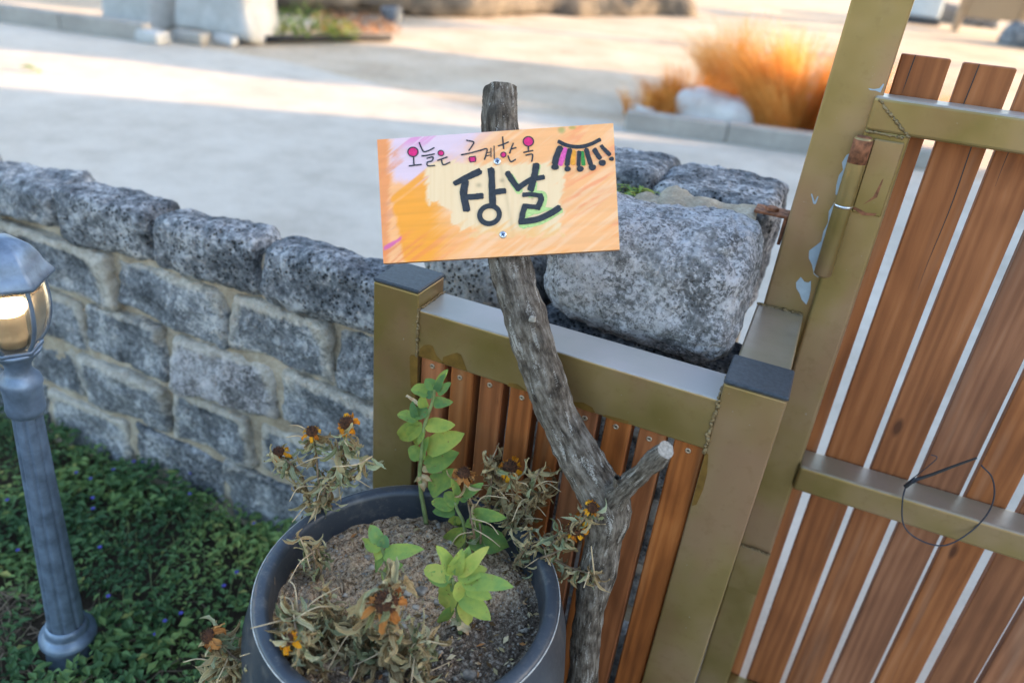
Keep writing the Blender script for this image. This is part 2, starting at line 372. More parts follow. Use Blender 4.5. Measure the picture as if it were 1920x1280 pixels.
import bmesh
def rbox(x0, x1, y0, y1, z0, z1, r=.004, seg=3):
    bm = bmesh.new(); bmesh.ops.create_cube(bm, size=1.)
    for v_ in bm.verts: v_.co = ((x0 + x1) / 2 + v_.co.x * (x1 - x0), (y0 + y1) / 2 + v_.co.y * (y1 - y0), (z0 + z1) / 2 + v_.co.z * (z1 - z0))
    bmesh.ops.bevel(bm, geom=bm.edges[:], offset=r, segments=seg, profile=.5, affect='EDGES')
    bm.verts.index_update(); V = np.array([v_.co[:] for v_ in bm.verts]); F = [[v_.index for v_ in f_.verts] for f_ in bm.faces]; bm.free(); return V, F
def catmull(P, n):
    P = np.asarray(P, float); Q = np.vstack([2 * P[0] - P[1], P, 2 * P[-1] - P[-2]]); out = []
    for i in range(1, len(Q) - 2):
        for t in np.linspace(0, 1, n, endpoint=False):
            a, b, c, d = Q[i - 1], Q[i], Q[i + 1], Q[i + 2]
            out.append(.5 * (2 * b + (c - a) * t + (2 * a - 5 * b + 4 * c - d) * t * t + (3 * b - a - 3 * c + d) * t ** 3))
    out.append(P[-1]); return np.array(out)
def tube(P, Rd, n=8, caps=True, ref=(0.3, .9, .2)):
    P = np.asarray(P, float); Rd = np.broadcast_to(np.asarray(Rd, float), (len(P),))
    T = np.gradient(P, axis=0); T /= np.linalg.norm(T, axis=1)[:, None] + 1e-12
    up = np.array(ref, float); V = []; 
    nrm = up - T[0] * (up @ T[0]); nrm /= np.linalg.norm(nrm)
    ang = np.linspace(0, 2 * np.pi, n, endpoint=False)
    for i in range(len(P)):
        nrm = nrm - T[i] * (nrm @ T[i]); nrm /= np.linalg.norm(nrm) + 1e-12; bi = np.cross(T[i], nrm)
        V.append(P[i] + Rd[i] * (np.cos(ang)[:, None] * nrm + np.sin(ang)[:, None] * bi))
    V = np.concatenate(V); F = []
    for i in range(len(P) - 1):
        for j in range(n): F.append([i * n + j, i * n + (j + 1) % n, (i + 1) * n + (j + 1) % n, (i + 1) * n + j])
    if caps: F.append(list(range(n))[::-1]); F.append([(len(P) - 1) * n + j for j in range(n)])
    return V, F
def lathe(prof, n=64, c=(0, 0, 0), rad=None):
    V = []; F = []
    for r, z in prof:
        for j in range(n):
            a = 2 * np.pi * j / n; rr = r if rad is None else rad(r, z, a); V.append((c[0] + rr * np.cos(a), c[1] + rr * np.sin(a), c[2] + z))
    for i in range(len(prof) - 1):
        for j in range(n): F.append([i * n + j, i * n + (j + 1) % n, (i + 1) * n + (j + 1) % n, (i + 1) * n + j])
    return np.array(V), F
def rock(hx, hy, hz, seed, res=.012, r=.03, amp=.012, skew=.02, fine=.003, pore=0., fr=9.):
    """rounded box on a cube grid, pulled out of square and roughened"""
    h = np.array([hx, hy, hz]); n = np.maximum(4, np.ceil(2 * h / res).astype(int)); Vs = []; Fs = []; off = 0
    for ax in range(3):
        b, d = [(1, 2), (2, 0), (0, 1)][ax]
        for s in (-1, 1):
            U, W = np.meshgrid(np.linspace(-1, 1, n[b] + 1), np.linspace(-1, 1, n[d] + 1), indexing='ij')
            P = np.zeros((U.size, 3)); P[:, ax] = s; P[:, b] = U.ravel(); P[:, d] = W.ravel()
            I = np.arange(U.size).reshape(U.shape) + off
            q = np.stack([I[:-1, :-1], I[1:, :-1], I[1:, 1:], I[:-1, 1:]], -1).reshape(-1, 4)
            Fs.append(q if s > 0 else q[:, ::-1]); Vs.append(P); off += U.size
    P = np.concatenate(Vs); F = np.concatenate(Fs)
    key = np.round(P * 5000).astype(np.int64); _, first, inv = np.unique(key, axis=0, return_index=True, return_inverse=True)
    P = P[first]; F = inv.ravel()[F]
    r = min(r, .95 * h.min()); B = P * h; q = np.clip(B, -(h - r), h - r); D = B - q; L = np.linalg.norm(D, axis=1)[:, None]; N = D / (L + 1e-9)
    V = q + N * r
    rg = np.random.default_rng(seed); C8 = rg.normal(0, skew, (2, 2, 2, 3)); U = (P + 1) / 2
    for i in (0, 1):
        for j in (0, 1):
            for k in (0, 1):
                wgt = (U[:, 0] if i else 1 - U[:, 0]) * (U[:, 1] if j else 1 - U[:, 1]) * (U[:, 2] if k else 1 - U[:, 2]); V = V + wgt[:, None] * C8[i, j, k]
    o = seed * 3.7
    dsp = amp * fbm(V * fr + o, seed, 3) + fine * fbm(V * 60 + o, seed + 3, 3)
    if pore:
        wd = worley(V * 70 + o, seed); dsp -= pore * (1 - sstep(.15, .42, wd)) * sstep(-.1, .35, vnoise(V * 22 + o, seed + 9))
    return V + N * dsp[:, None], F, N, P
def stone(name, c, h, seed, mat, parent, label=None, smear=.5, res=.012, **k):
    V, F, N, P = rock(*h, seed, res=res, **k)
    # mortar is left on the upper and outer edges of the face
    edge = np.maximum(np.abs(P[:, 0]), np.abs(P[:, 2])); sm = smear * (sstep(.45, 1., edge) * .75 + sstep(.1, 1., P[:, 2]) * .35)
    me = mesh(name, V, F, mat, attrs={'smear': sm})
    o = link(name, me, parent, np.array(c) - np.array(parent['wloc'])); 
    if label: o['label'] = label
    return o
def join2(a, b): return MB().add(*a).add(*b).get()
def poly_patch(pts, off):
    """flat patch given 3-D outline points, fan triangulated as one n-gon"""
    P = np.array(pts) + np.array(off); return P, [list(range(len(P)))]
def weld(P0, P1, r, seed, parent, n=22):
    t = np.linspace(0, 1, n)[:, None]; P = np.array(P0) * (1 - t) + np.array(P1) * t
    rg = np.random.default_rng(seed); P = P + rg.normal(0, r * .22, P.shape)
    return wobj('weld_bead', *tube(catmull(P, 3), np.repeat(r * (.62 + rg.normal(0, .2, n)).clip(.25, 1.0), 3)[:3 * n - 2], 7), 'weld', parent)

# ================================================================= SETTING
def sheet(name, pts, z, mat, n=0):
    P = np.array([(x, y, z) for x, y in pts]); me = mesh(name, P, [list(range(len(P)))], mat, smooth=False)
    o = link(name, me); o['kind'] = 'structure'; return o
# one sheet of dry dirt to the horizon, rising gently away from the road
gx = np.concatenate([np.linspace(-120, -14, 14), np.linspace(-13, 13, 53), np.linspace(14, 120, 14)]); gy = np.concatenate([np.linspace(-40, -3, 8), np.linspace(-2, 22, 61), np.linspace(24, 200, 24)])
GX, GY = np.meshgrid(gx, gy, indexing='ij')
def ground_z(x, y):
    d = np.maximum(0, np.asarray(y, float) - 9.5); return np.minimum(.032 * d, 2.2 + .004 * d)
GZ = ground_z(GX, GY) - .022 + .02 * fbm(np.c_[GX.ravel() * .9, GY.ravel() * .9, GX.ravel() * 0], 4, 4).reshape(GX.shape) * (GY > 6.9)
GZ = GZ - .13 * sstep(3.1, 2.5, GY)
GI = np.arange(GX.size).reshape(GX.shape)
me = mesh('ground', np.c_[GX.ravel(), GY.ravel(), GZ.ravel()], np.stack([GI[:-1, :-1], GI[1:, :-1], GI[1:, 1:], GI[:-1, 1:]], -1).reshape(-1, 4), 'dirt')
g = link('ground', me); g['kind'] = 'structure'
dw = [(-14, 1.2), (-.1, 1.2), (0, .2), (9, .2), (9, 2.5), (-14, 2.5)]
o = link('driveway', mesh('driveway', [(x_, y_, -.010 - .055 * (2.5 - y_) / 1.3) for x_, y_ in dw], [list(range(6))], 'concrete', smooth=False)); o['kind'] = 'structure'
sheet('road', [(-14, 2.5), (9, 2.5), (9, 7.6), (1.5, 7.05), (0, 6.80), (-1.66, 6.42), (-1.9, 6.62), (-2.4, 6.34), (-2.95, 6.13), (-3.7, 6.22), (-4.64, 6.39), (-5.5, 6.55), (-6.43, 6.45), (-7.1, 6.24), (-9.0, 5.84), (-14, 4.7)], -.010, 'concrete')
sheet('garden_bed', [(-4, -2), (-.02, -2), (-.02, 1.19), (-4, 1.19)], .0, 'bedsoil')
# kerbs
def kerb(name, A, B, w, h, label, seed):
    A = np.array(A); B = np.array(B); L = np.linalg.norm(B - A); d = (B - A) / L; nrm = np.array([-d[1], d[0]])
    t = thing(name, label, 'kerb', (*A, 0)); k = max(1, round(L / 1.0)); s = L / k
    for i in range(k):
        V, F = bevbox(i * s + .004, (i + 1) * s - .004, 0, w, -.02, h, .012)
        ang = math.atan2(d[1], d[0]); c, sn = math.cos(ang), math.sin(ang)
        W = np.c_[V[:, 0] * c - V[:, 1] * sn + A[0], V[:, 0] * sn + V[:, 1] * c + A[1], V[:, 2] + .002 * (i % 2)]
        wobj('kerb_stone', W, F, 'kerb', t, smooth=False)
    return t
kL = AZ(0, 40, 0); kL1 = AZ(272, 78, 0); dk = kL1 - kL
kerb('kerb', (kL - dk * 1.3)[:2], kL1[:2], .16, .17, 'long grey concrete kerb in front of the pale upright blocks', 1)
kR = AZ(1170, 242, 0); kR1 = AZ(1540, 290, 0); dk = kR1 - kR
kerb('kerb', kR[:2], (kR1 + dk * .55)[:2], .15, .15, 'grey concrete kerb in front of the orange grass and white rock', 2)

# ================================================================= STONE WALL
YW = 1.0
wall = thing('stone_wall', 'low grey basalt stone wall set in pale mortar behind the planter', 'stone wall', (-1.3, 1.1, 0))
def z7(x, y): return AY(x / 1.882, 280 + y / 1.882, YW)[0]
X1 = [-2.75, -2.37, -2.02, -1.735, z7(218, 250), z7(556, 350), z7(920, 450), -.60]
beds = [.774, .641, .498, .352, .190, 0.02]
def core(x0, x1, y0, y1, z0, z1, seed):
    V, F, N, P = rock((x1 - x0) / 2, (y1 - y0) / 2, (z1 - z0) / 2, seed, res=.02, r=.02, amp=.006, skew=.002, fine=.004)
    return V + np.array([(x0 + x1) / 2, (y0 + y1) / 2, (z0 + z1) / 2]), F
wobj('mortar', *core(-2.8, -.045, 1.014, 1.095, -.05, .742, 3), 'mortar', wall)
rs = random.Random(5)
def course(xs, zb, zt, mats, seeds, proud, smear, depth=.075, tops=None, gap=.004, r=.014):
    for i in range(len(xs) - 1):
        x0, x1 = xs[i] + gap, xs[i + 1] - gap; tz = zt + (tops[i] if tops else 0)
        cx = (x0 + x1) / 2; cz = (zb + tz) / 2
        stone('stone', (cx, YW + depth - proud[i % len(proud)], cz), ((x1 - x0) / 2, depth, (tz - zb) / 2 - gap * .8), seeds + i, mats[i % len(mats)], wall, smear=smear[i % len(smear)],
              res=.0085, r=r, amp=.008, skew=.008, fine=.0036, pore=.0045 if tops else .003, fr=11)
course(X1, beds[1], beds[0], ['basalt_m', 'basalt_m', 'basalt_m', 'basalt_m', 'basalt', 'basalt', 'basalt'], 10, [.012, .014, .012, .016, .018, .020, .026], [.3, .3, .3, .34, .2, .1, .0], depth=.056, tops=[.004, -.004, .003, -.010, -.006, -.003, .006], r=.030, gap=.006)
course([-2.75, -2.45, -2.05, -1.72, z7(405, 490), z7(805, 650), z7(1182, 795), -.47, -.26, -.07], beds[2], beds[1], ['basalt_m'], 30, [.004, .0, .006], [.6, .85, .5, 1.0], gap=.0065)
course([-2.75, -2.4, -2.0, z7(130, 640), z7(308, 670), z7(604, 800), z7(985, 930), -.56, -.30, -.07], beds[3], beds[2], ['basalt_m', 'basalt_m', 'basalt_m', 'basalt_m', 'basalt_m', 'basalt_pale'], 50, [.002, .006, .0], [.7, .95, .75, .9, .6, .8], gap=.0065)
course([-2.75, -2.35, -1.95, z7(110, 800), z7(300, 865), z7(604, 960), z7(900, 1080), -.74, -.40, -.07], beds[4], beds[3], ['basalt_m'], 70, [.0, .005, .002], [.9, .7, .85], gap=.0065)
course([-2.75, -2.3, -2.0, z7(50, 880), z7(178, 960), z7(475, 1060), z7(800, 1160), -.75, -.4, -.07], beds[5], beds[4], ['basalt_m', 'basalt'], 90, [.004, .0], [.5, .8, .3], gap=.0065)
# the higher end of the wall behind the frame
stone('stone', (-.470, 1.065, .775), (.100, .075, .082), 121, 'basalt_porous', wall, 'porous grey rounded stone behind the branch', smear=.1, res=.0045, r=.045, amp=.010, skew=.006, pore=.005)
stone('stone', (-.200, 1.060, .735), (.165, .070, .055), 122, 'basalt', wall, smear=.2, res=.010, r=.03)
big = stone('stone', (-.202, 1.060, .882), (.152, .104, .097), 123, 'basalt_pale', wall, 'large pale weathered boulder resting behind the olive frame', smear=.3, res=.0036, r=.062, amp=.017, skew=.014, fine=.0035, pore=.004, fr=7)
stone('stone', (-.150, 1.365, .85), (.108, .118, .115), 124, 'basalt', wall, 'dark flat topped stone next to the gate post', smear=.1, res=.006, r=.03, amp=.008, skew=.008, pore=.003)
stone('stone', (-.372, 1.38, .855), (.108, .105, .12), 125, 'basalt', wall, smear=.2, res=.006, r=.03, amp=.008, skew=.008, pore=.003)
stone('stone', (-.59, 1.38, .84), (.10, .10, .11), 126, 'basalt', wall, smear=.2, res=.010, r=.03, amp=.008, skew=.008)
wobj('mortar', *core(-.62, -.06, 1.16, 1.44, .30, .885, 8), 'mortar', wall)
wobj('mortar', *core(-.62, -.07, 1.20, 1.45, -.05, .32, 9), 'mortar', wall)
V, F = [], []
for (mx, my, mz, s3, sd_) in ((-.150, 1.180, .945, (.075, .045, .018), 1), (-.262, 1.30, .918, (.03, .09, .022), 2), (-.215, 1.20, .938, (.06, .03, .016), 3)):
    v, f, _, _ = rock(*s3, 140 + sd_, res=.008, r=.02, amp=.008, skew=.008, fine=.005); wobj('mortar', v + np.array([mx, my, mz]), f, 'mortar', wall)

# ================================================================= FENCE FRAME
X0, Y0, ZT, T, WF = -.540, .813, H - .4416, .075, .5793
ZR = ZT - .0242; HR = .0765
fr = thing('fence_frame', 'low olive metal frame holding upright brown slats', 'fence panel', (X0, Y0, 0))
PR = X0 + WF - T
lp = wobj('post', *rbox(X0, X0 + T, Y0, Y0 + T, 0, ZT, .0025), 'gold', fr, smooth=False)
rp = wobj('post', *rbox(PR, PR + T, Y0, Y0 + T, 0, ZT, .0025), 'gold', fr, smooth=False)
for px_ in (X0, PR):
    V, F = bevbox(px_ - .001, px_ + T + .001, Y0 - .001, Y0 + T + .001, ZT + .0005, ZT + .0062, .0018); wobj('post_cap', V, F, 'cap', fr, smooth=False)
wobj('top_rail', *rbox(X0 + T, PR, Y0 + .001, Y0 + T - .001, ZR - HR, ZR, .003), 'goldsheen', fr, smooth=False)
wobj('bottom_rail', *rbox(X0 + T, PR, Y0 + .001, Y0 + T - .001, .05, .12, .003), 'gold', fr, smooth=False)
wobj('side_rail', *rbox(PR + .002, PR + T - .001, Y0 + T, 1.154, ZR - .07, ZR - .001, .003), 'goldhalfsheen', fr, smooth=False)
n = 9; pit = (WF - 2 * T) / n
for i in range(n):
    xa = X0 + T + i * pit + (.0025 if i == 0 else .0055); xb = X0 + T + (i + 1) * pit - (.0055 if i < n - 1 else .0012)
    sl = wobj('slat', *bevbox(xa, xb, Y0 + .010, Y0 + .040, .118, ZR - HR + .002, .002), 'wood', fr, smooth=False)
    cx = (xa + xb) / 2 + .003 * math.sin(i * 5.1); cz = ZR - HR - .016 + .002 * math.cos(i * 3.3); yf = Y0 + .010
    V, F = lathe([(.0002, .0006), (.0016, .0006), (.0022, .0013), (.0036, .0012), (.0042, .0004), (.0042, -.002)], 14)
    V = np.c_[V[:, 0] + cx, yf - V[:, 2], V[:, 1] + cz]; s = wobj('screw', V, F, 'brass', sl); s.location = s.location - Vector(sl.location); s.location = Vector((V.min(0) + V.max(0)) / 2) - Vector(fr.location) - sl.location
    V, F = lathe([(.0, .0009), (.0015, .0009), (.0015, .0003)], 6); V = np.c_[V[:, 0] + cx, yf - V[:, 2], V[:, 1] + cz]; wobj('screw_recess', V, F, 'brassdark', fr)
weld((X0 + T + .001, Y0, ZR + .001), (X0 + T + .001, Y0, ZR - HR), .0032, 1, fr, 30)
weld((X0 + T + .002, Y0 + .001, ZR + .001), (X0 + T + .002, Y0 + T, ZR + .001), .0026, 2, fr)
weld((PR - .001, Y0, ZR + .001), (PR - .001, Y0, ZR - HR - .004), .0034, 3, fr, 30)
weld((PR - .002, Y0 + .001, ZR + .001), (PR - .002, Y0 + T, ZR + .001), .0026, 4, fr)
weld((PR + .002, 1.151, ZR), (PR + T - .002, 1.151, ZR), .003, 5, fr)
# varnish smears round the slat tops (flat stains on the rail and posts)
z1 = lambda x, y: (690 + x / 5.335, 480 + y / 5.335)
def smear(pts, mat, y, parent, name='varnish_stain'):
    P = [AY(*q, y) for q in pts]; wobj(name, *poly_patch(P, (0, 0, 0)), mat, parent, smooth=False)
smear([z1(505, 1000), z1(520, 925), z1(560, 890), z1(610, 885), z1(650, 900), z1(665, 950), z1(690, 1000), z1(740, 1050), z1(760, 1075)], 'varnish', Y0 + .0006, fr)
smear([z1(740, 1072), z1(750, 1010), z1(850, 975), z1(890, 965), z1(930, 985), z1(960, 1060), z1(990, 1140), z1(1000, 1155)], 'varnish', Y0 + .0006, fr)
smear([z1(497, 1000), z1(470, 990), z1(430, 985), z1(415, 1010), z1(420, 1180), z1(425, 1290), z1(440, 1400), z1(470, 1395), z1(492, 1280)], 'varnish', Y0 - .0004, fr)
z5 = lambda x, y: (640 + x / 2.909, 420 + y / 2.909)
smear([z5(905, 882), z5(915, 865), z5(960, 872), z5(1000, 900), z5(1008, 913)], 'varnish', Y0 + .0006, fr)
smear([z5(1255, 985), z5(1262, 968), z5(1320, 972), z5(1370, 1000), z5(1385, 1030), z5(1340, 1020)], 'varnish', Y0 + .0006, fr)
smear([z5(1420, 1045), z5(1440, 1040), z5(1520, 1060), z5(1570, 1075), z5(1560, 1090), z5(1500, 1075)], 'varnish', Y0 + .0006, fr)
z8b = lambda x, y: (1180 + x / 2.7825, 820 + y / 2.7825)
smear([z8b(398, 75), z8b(412, 90), z8b(405, 190), z8b(385, 270), z8b(350, 350), z8b(325, 355), z8b(350, 250)], 'varnish', Y0 - .0004, fr)

# ================================================================= GATE POST
gp = thing('gate_post', 'tall olive square gate post with flaking paint beside the hinge', 'gate post', (.0125, 1.19, 0))
GX0, GX1, GY0 = -.025, .050, 1.154
wobj('post', *rbox(GX0, GX1, GY0, GY0 + T, -.08, 1.75, .004), 'gold', gp, smooth=False)
wobj('post_cap', *bevbox(GX0, GX1, GY0, GY0 + T, 1.751, 1.757, .002), 'cap', gp, smooth=False)
zh = lambda x, y: (1380 + x / 2.844, 150 + y / 2.844)
chip = [(620, 385), (590, 400), (565, 440), (570, 480), (548, 510), (535, 560), (530, 610), (545, 620), (520, 660), (495, 700), (490, 760), (465, 810), (455, 860), (430, 880), (390, 910), (388, 950), (405, 985), (415, 1035), (440, 1055), (440, 1010), (450, 960), (480, 850), (520, 740), (560, 620), (600, 480), (625, 400)]
smear([zh(*q) for q in chip], 'primer', GY0 - .0005, gp, 'paint_chip')
smear([zh(*q) for q in [(345, 1050), (320, 1080), (322, 1110), (340, 1140), (350, 1170), (375, 1197), (390, 1160), (398, 1120), (400, 1070), (385, 1080), (365, 1075)]], 'primer', GY0 - .0005, gp, 'paint_chip')
smear([zh(*q) for q in [(705, 45), (715, 55), (745, 58), (770, 68), (790, 25), (785, 20), (765, 45), (735, 50)]], 'primer', GY0 - .0005, gp, 'paint_chip')
smear([zh(*q) for q in [(400, 610), (412, 660), (425, 662), (440, 622), (434, 620), (420, 650), (405, 605)]], 'primer', GY0 - .0005, gp, 'paint_chip')
# rusty bracket towards the wall
bk = AY(1445, 396, 1.20)
br_ = thing('wall_bracket', 'small rusty angle bracket bolted between gate post and dark stone', 'bracket', (bk[0], 1.2, bk[2]))
wobj('plate', *bevbox(-.078, -.026, 1.180, 1.222, bk[2] - .002, bk[2] + .002, .0008), 'rust', br_, smooth=False)
wobj('plate', *bevbox(-.0315, -.0262, 1.181, 1.221, bk[2] - .045, bk[2] - .0025, .0008), 'rust', br_, smooth=False)
V, F = lathe([(.0, .006), (.009, .006), (.011, .005), (.011, .001)], 6); wobj('bolt', V + np.array([-.053, 1.20, bk[2] + .0015]), F, 'rust', br_, smooth=False)

# ================================================================= GATE
gate = thing('gate', 'wooden slat gate on an olive metal frame hung from the tall post', 'gate', (.057, 1.14, 0))
gate.rotation_euler = (0, R(-.85), 0)
def gobj(name, V, F, mat, par=None, **k):
    V = np.asarray(V, float); c = (V.min(0) + V.max(0)) / 2; me = mesh(name, V - c, F, mat, **k)
    base = np.array(par['c']) if par is not None and par.get('c') is not None else 0
    o = link(name, me, par or gate, c - base); o['c'] = [float(x) for x in c]; return o
GW = .95
gobj('stile', *rbox(0, .058, 0, .05, -.052, 1.128, .005), 'gold', smooth=False)
gobj('stile', *rbox(GW - .058, GW, 0, .05, .03, 1.12, .005), 'gold', smooth=False)
# mitred top rail
P = np.array([(0, 0, 1.170), (GW, 0, 1.170), (GW, 0, 1.126), (.0, 0, 1.1285)], float)
gobj('top_rail', *rbox(.0, GW, -.0015, .05, 1.124, 1.170, .005), 'goldsheen', smooth=False)
mr = gobj('middle_rail', *rbox(.0565, GW - .058, -.010, .05, .524, .574, .005), 'goldhalfsheen', smooth=False)
gobj('bottom_rail', *rbox(.0585, GW - .058, 0, .05, -.050, -.014, .005), 'gold', smooth=False)
def gweld(P0, P1, r, seed, n=22):
    t = np.linspace(0, 1, n)[:, None]; P = np.array(P0) * (1 - t) + np.array(P1) * t; rg = np.random.default_rng(seed); P = P + rg.normal(0, r * .22, P.shape)
    gobj('weld_bead', *tube(catmull(P, 3), np.repeat(r * (.62 + rg.normal(0, .2, n)).clip(.25, 1.0), 3)[:3 * n - 2], 7), 'weld')
gweld((.006, -.002, 1.166), (.056, -.002, 1.124), .0032, 31, 26)
gweld((.0, -.0015, 1.124), (.05, -.0015, 1.122), .003, 32)
gweld((.0585, -.004, .524), (.0585, -.004, .574), .002, 33)
xs = .020
for i in range(12):
    wd = .0620 + .003 * math.sin(i * 2.7); x_a = xs - .001 + i * .0745 + (.0015 * math.sin(i * 4.1)); 
    if i == 0: wd = .0615; x_a = .0185
    if i == 1: x_a = .0955; wd = .0625
    tz = 1.222 - (.0015 * (i % 3)) 
    V, F = bevbox(x_a, x_a + wd, .0515, .069, -.046 + .002 * (i % 2), tz, .0015)
    sl = gobj('slat', V, F, 'gatewood', smooth=False)
    if i in (0, 1, 2, 4):   # drying cracks
        for cx_, z0_, z1_ in ((x_a + wd * .27, tz - .05 * (1 + i), tz + .0002),) + (((x_a + wd * .72, tz - .32, tz - .06),) if i == 1 else ()):
            zz = np.linspace(z0_, z1_, 12); xx = cx_ + .0012 * np.sin(zz * 31 + i); hw = .0007 * np.sin(np.linspace(.15, 2.2, 12))
            Vc = np.r_[np.c_[xx - hw, np.full(12, .0512), zz], np.c_[xx + hw, np.full(12, .0512), zz]]
            gobj('crack', Vc, [[j, j + 12, j + 13, j + 1] for j in range(11)], 'tape', sl, smooth=False)
# hinges: knuckle barrels and plates
def hinge(z0, z1, plate_top):
    h = gobj('hinge', *tube([(.0015, -.014, z0), (.0015, -.014, z0 + .003), (.0015, -.014, z0 + .0032), (.0015, -.014, z1 - .005), (.0015, -.014, z1 - .002), (.0015, -.014, z1)], [.0085, .0122, .0125, .0125, .012, .009], 20), 'gold')
    zm = (z0 + z1) / 2 + .004
    gobj('pin_ring', *tube([(.0015, -.014, zm), (.0015, -.014, zm + .0035)], .0129, 20), 'zinc', h)
    gobj('rust_band', *tube([(.0015, -.014, z1 - .036), (.0015, -.014, z1 - .004), (.0015, -.014, z1 + .0003)], [.0126, .0127, .0092], 20), 'rust', h)
    gobj('hinge_plate', *bevbox(.0145, .0535, -.006, -.0005, z0 + .10, z1 - .002, .0015), 'gold', h, smooth=False)
    V = np.array([(.004, -.0064, zm - .003), (.018, -.0064, zm + .001), (.034, -.0064, zm - .004), (.047, -.0064, zm - .002), (.046, -.0064, zm - .006), (.030, -.0064, zm - .0085), (.014, -.0064, zm - .0015)])
    gobj('rust_streak', V, [list(range(7))[::-1]], 'rust', h, smooth=False)
    V = np.array([(.040, -.0064, zm + .045), (.0415, -.0064, zm + .047), (.041, -.0064, zm + .02), (.026, -.0064, zm + .006), (.036, -.0064, zm + .02)])
    gobj('rust_streak', V, [list(range(5))[::-1]], 'rust', h, smooth=False)
    return h
hinge(.912, 1.118, 1.12)
gobj('lower_plate', *bevbox(.002, .0575, -.0055, -.0005, .262, .366, .0015), 'gold', smooth=False)
gweld((.002, -.004, .366), (.057, -.004, .366), .003, 35)

# wire looped on the middle rail
wl = [(1700, 905), (1692, 940), (1695, 985), (1725, 1012), (1770, 1022), (1815, 1000), (1850, 965), (1864, 930), (1860, 895), (1840, 872)]
Pw = catmull([AY(px, py, 1.118 - .018 * math.sin(i * .7)) for i, (px, py) in enumerate(wl)], 8)
wr = thing('wire_loop', 'thin dark wire loop twisted round the gate middle rail', 'wire', Pw[0])
wobj('wire', *tube(Pw, .0012, 8), 'wire', wr)
Pt = catmull([AY(*q, 1.115) for q in ((1697, 912), (1715, 900), (1745, 890), (1790, 873), (1832, 858))], 6)
wobj('taped_end', *tube(Pt, np.linspace(.0035, .0016, len(Pt)), 8), 'tape', wr)
Pt = catmull([AY(*q, 1.112) for q in ((1700, 905), (1722, 888), (1745, 870), (1757, 857), (1745, 852))], 6); wobj('wire', *tube(Pt, .0007, 6), 'wire', wr)
Pt = catmull([AY(*q, 1.112) for q in ((1705, 908), (1715, 895), (1712, 905), (1722, 897), (1708, 900))], 6); wobj('wire', *tube(Pt, .0012, 6), 'wire', wr)

# ================================================================= FORKED BRANCH
def bark_tube(path, rad, n=40, seed=1, ends=(0, 0), knots=()):
    P = catmull(path, 14); t = np.linspace(0, len(path) - 1, len(P)); rd = np.interp(t, range(len(rad)), rad)
    V, F = tube(P, rd, n, caps=False); m_ = len(P)
    C = np.repeat(P, n, 0); N = V - C; N /= np.linalg.norm(N, axis=1)[:, None]
    d = .0035 * fbm(V * np.array([30, 30, 14]) + seed, seed, 3) + .0013 * fbm(V * np.array([170, 170, 60]) + seed, seed + 5, 3)
    dark = np.zeros(len(V))
    for kp, kr, kh in knots:
        q = np.linalg.norm(V - np.array(kp), axis=1) / kr; d += kh * np.exp(-q * q * 1.5) - kh * .9 * np.exp(-(q * 3) ** 2); dark = np.maximum(dark, np.exp(-q * q * 1.2))
    V = V + N * d[:, None]
    ln = np.r_[0, np.cumsum(np.linalg.norm(np.diff(P, axis=0), axis=1))]
    ang = np.tile(np.linspace(0, 1, n, endpoint=False), m_); ang = np.abs(ang - .5) * 2
    uv = np.c_[ang * .085, np.repeat(ln, n)]
    return V, F, uv, dark, P
B = [((936, 168), .915, 35.), ((938, 215), .898, 37), ((940, 300), .875, 38), ((948, 400), .845, 40), ((958, 490), .820, 41), ((985, 590), .787, 41), ((1012, 680), .777, 39), ((1042, 765), .769, 39), ((1082, 850), .760, 41), ((1122, 915), .754, 47), ((1140, 960), .750, 46), ((1130, 1020), .745, 36), ((1117, 1085), .738, 35.5), ((1106, 1150), .730, 32), ((1098, 1215), .722, 31), ((1090, 1280), .714, 32)]
pts = [AY(*q, y) for q, y, _ in B]; rd = [.95 * wpx * ((p - CAM) @ CW) / FPX for (q, y, wpx), p in zip(B, pts)]
e = pts[-1]; dd = (pts[-1] - pts[-3]); dd /= np.linalg.norm(dd)
for k in (.33, .67, 1.): q = e * (1 - k) + np.array([e[0] + .005, e[1] - .05, 0.0]) * k; pts.append(q); rd.append(rd[15])
brn = thing('forked_branch', 'grey bark forked branch leaning on the olive frame, carrying the sign', 'branch', pts[-1])
kn = [(AY(1000, 597, .764), .012, .004), (AY(1020, 636, .758), .014, .003), (AY(925, 212, .875), .011, .003)]
V, F, uv, dk_, P = bark_tube(pts, rd, 44, 3, knots=kn)
wobj('limb', V, F, 'bark', brn, uv=uv, attrs={'dark': dk_})
def cut(V, n, i, parent):
    R_ = V[i * n:(i + 1) * n]; c = R_.mean(0); ring2 = c + (R_ - c) * .55; nn = len(R_)
    VV = np.vstack([R_, ring2, c[None]]); FF = [[j, (j + 1) % nn, nn + (j + 1) % nn, nn + j] for j in range(nn)] + [[nn + j, nn + (j + 1) % nn, 2 * nn] for j in range(nn)]
    wobj('cut_end', VV, FF, 'cutwood', parent)
cut(V, 44, 0, brn)
sb = [((1122, 975), .752, 40), ((1152, 935), .744, 25), ((1185, 900), .730, 19), ((1220, 868), .716, 17), ((1248, 843), .705, 16)]
p2 = [AY(*q, y) for q, y, _ in sb]; r2 = [wpx * ((p - CAM) @ CW) / FPX for (q, y, wpx), p in zip(sb, p2)]
V, F, uv, dk_, P = bark_tube(p2, r2, 26, 9); wobj('side_branch', V, F, 'bark', brn, uv=uv, attrs={'dark': dk_}); cut(V, 26, len(P) - 1, brn)
st = [AY(1160, 925, .735), AY(1156, 905, .728), AY(1158, 895, .724)]; V, F, uv, dk_, P = bark_tube(st, [.006, .005, .0035], 12, 4); wobj('twig_stub', V, F, 'bark', brn, uv=uv, attrs={'dark': dk_})
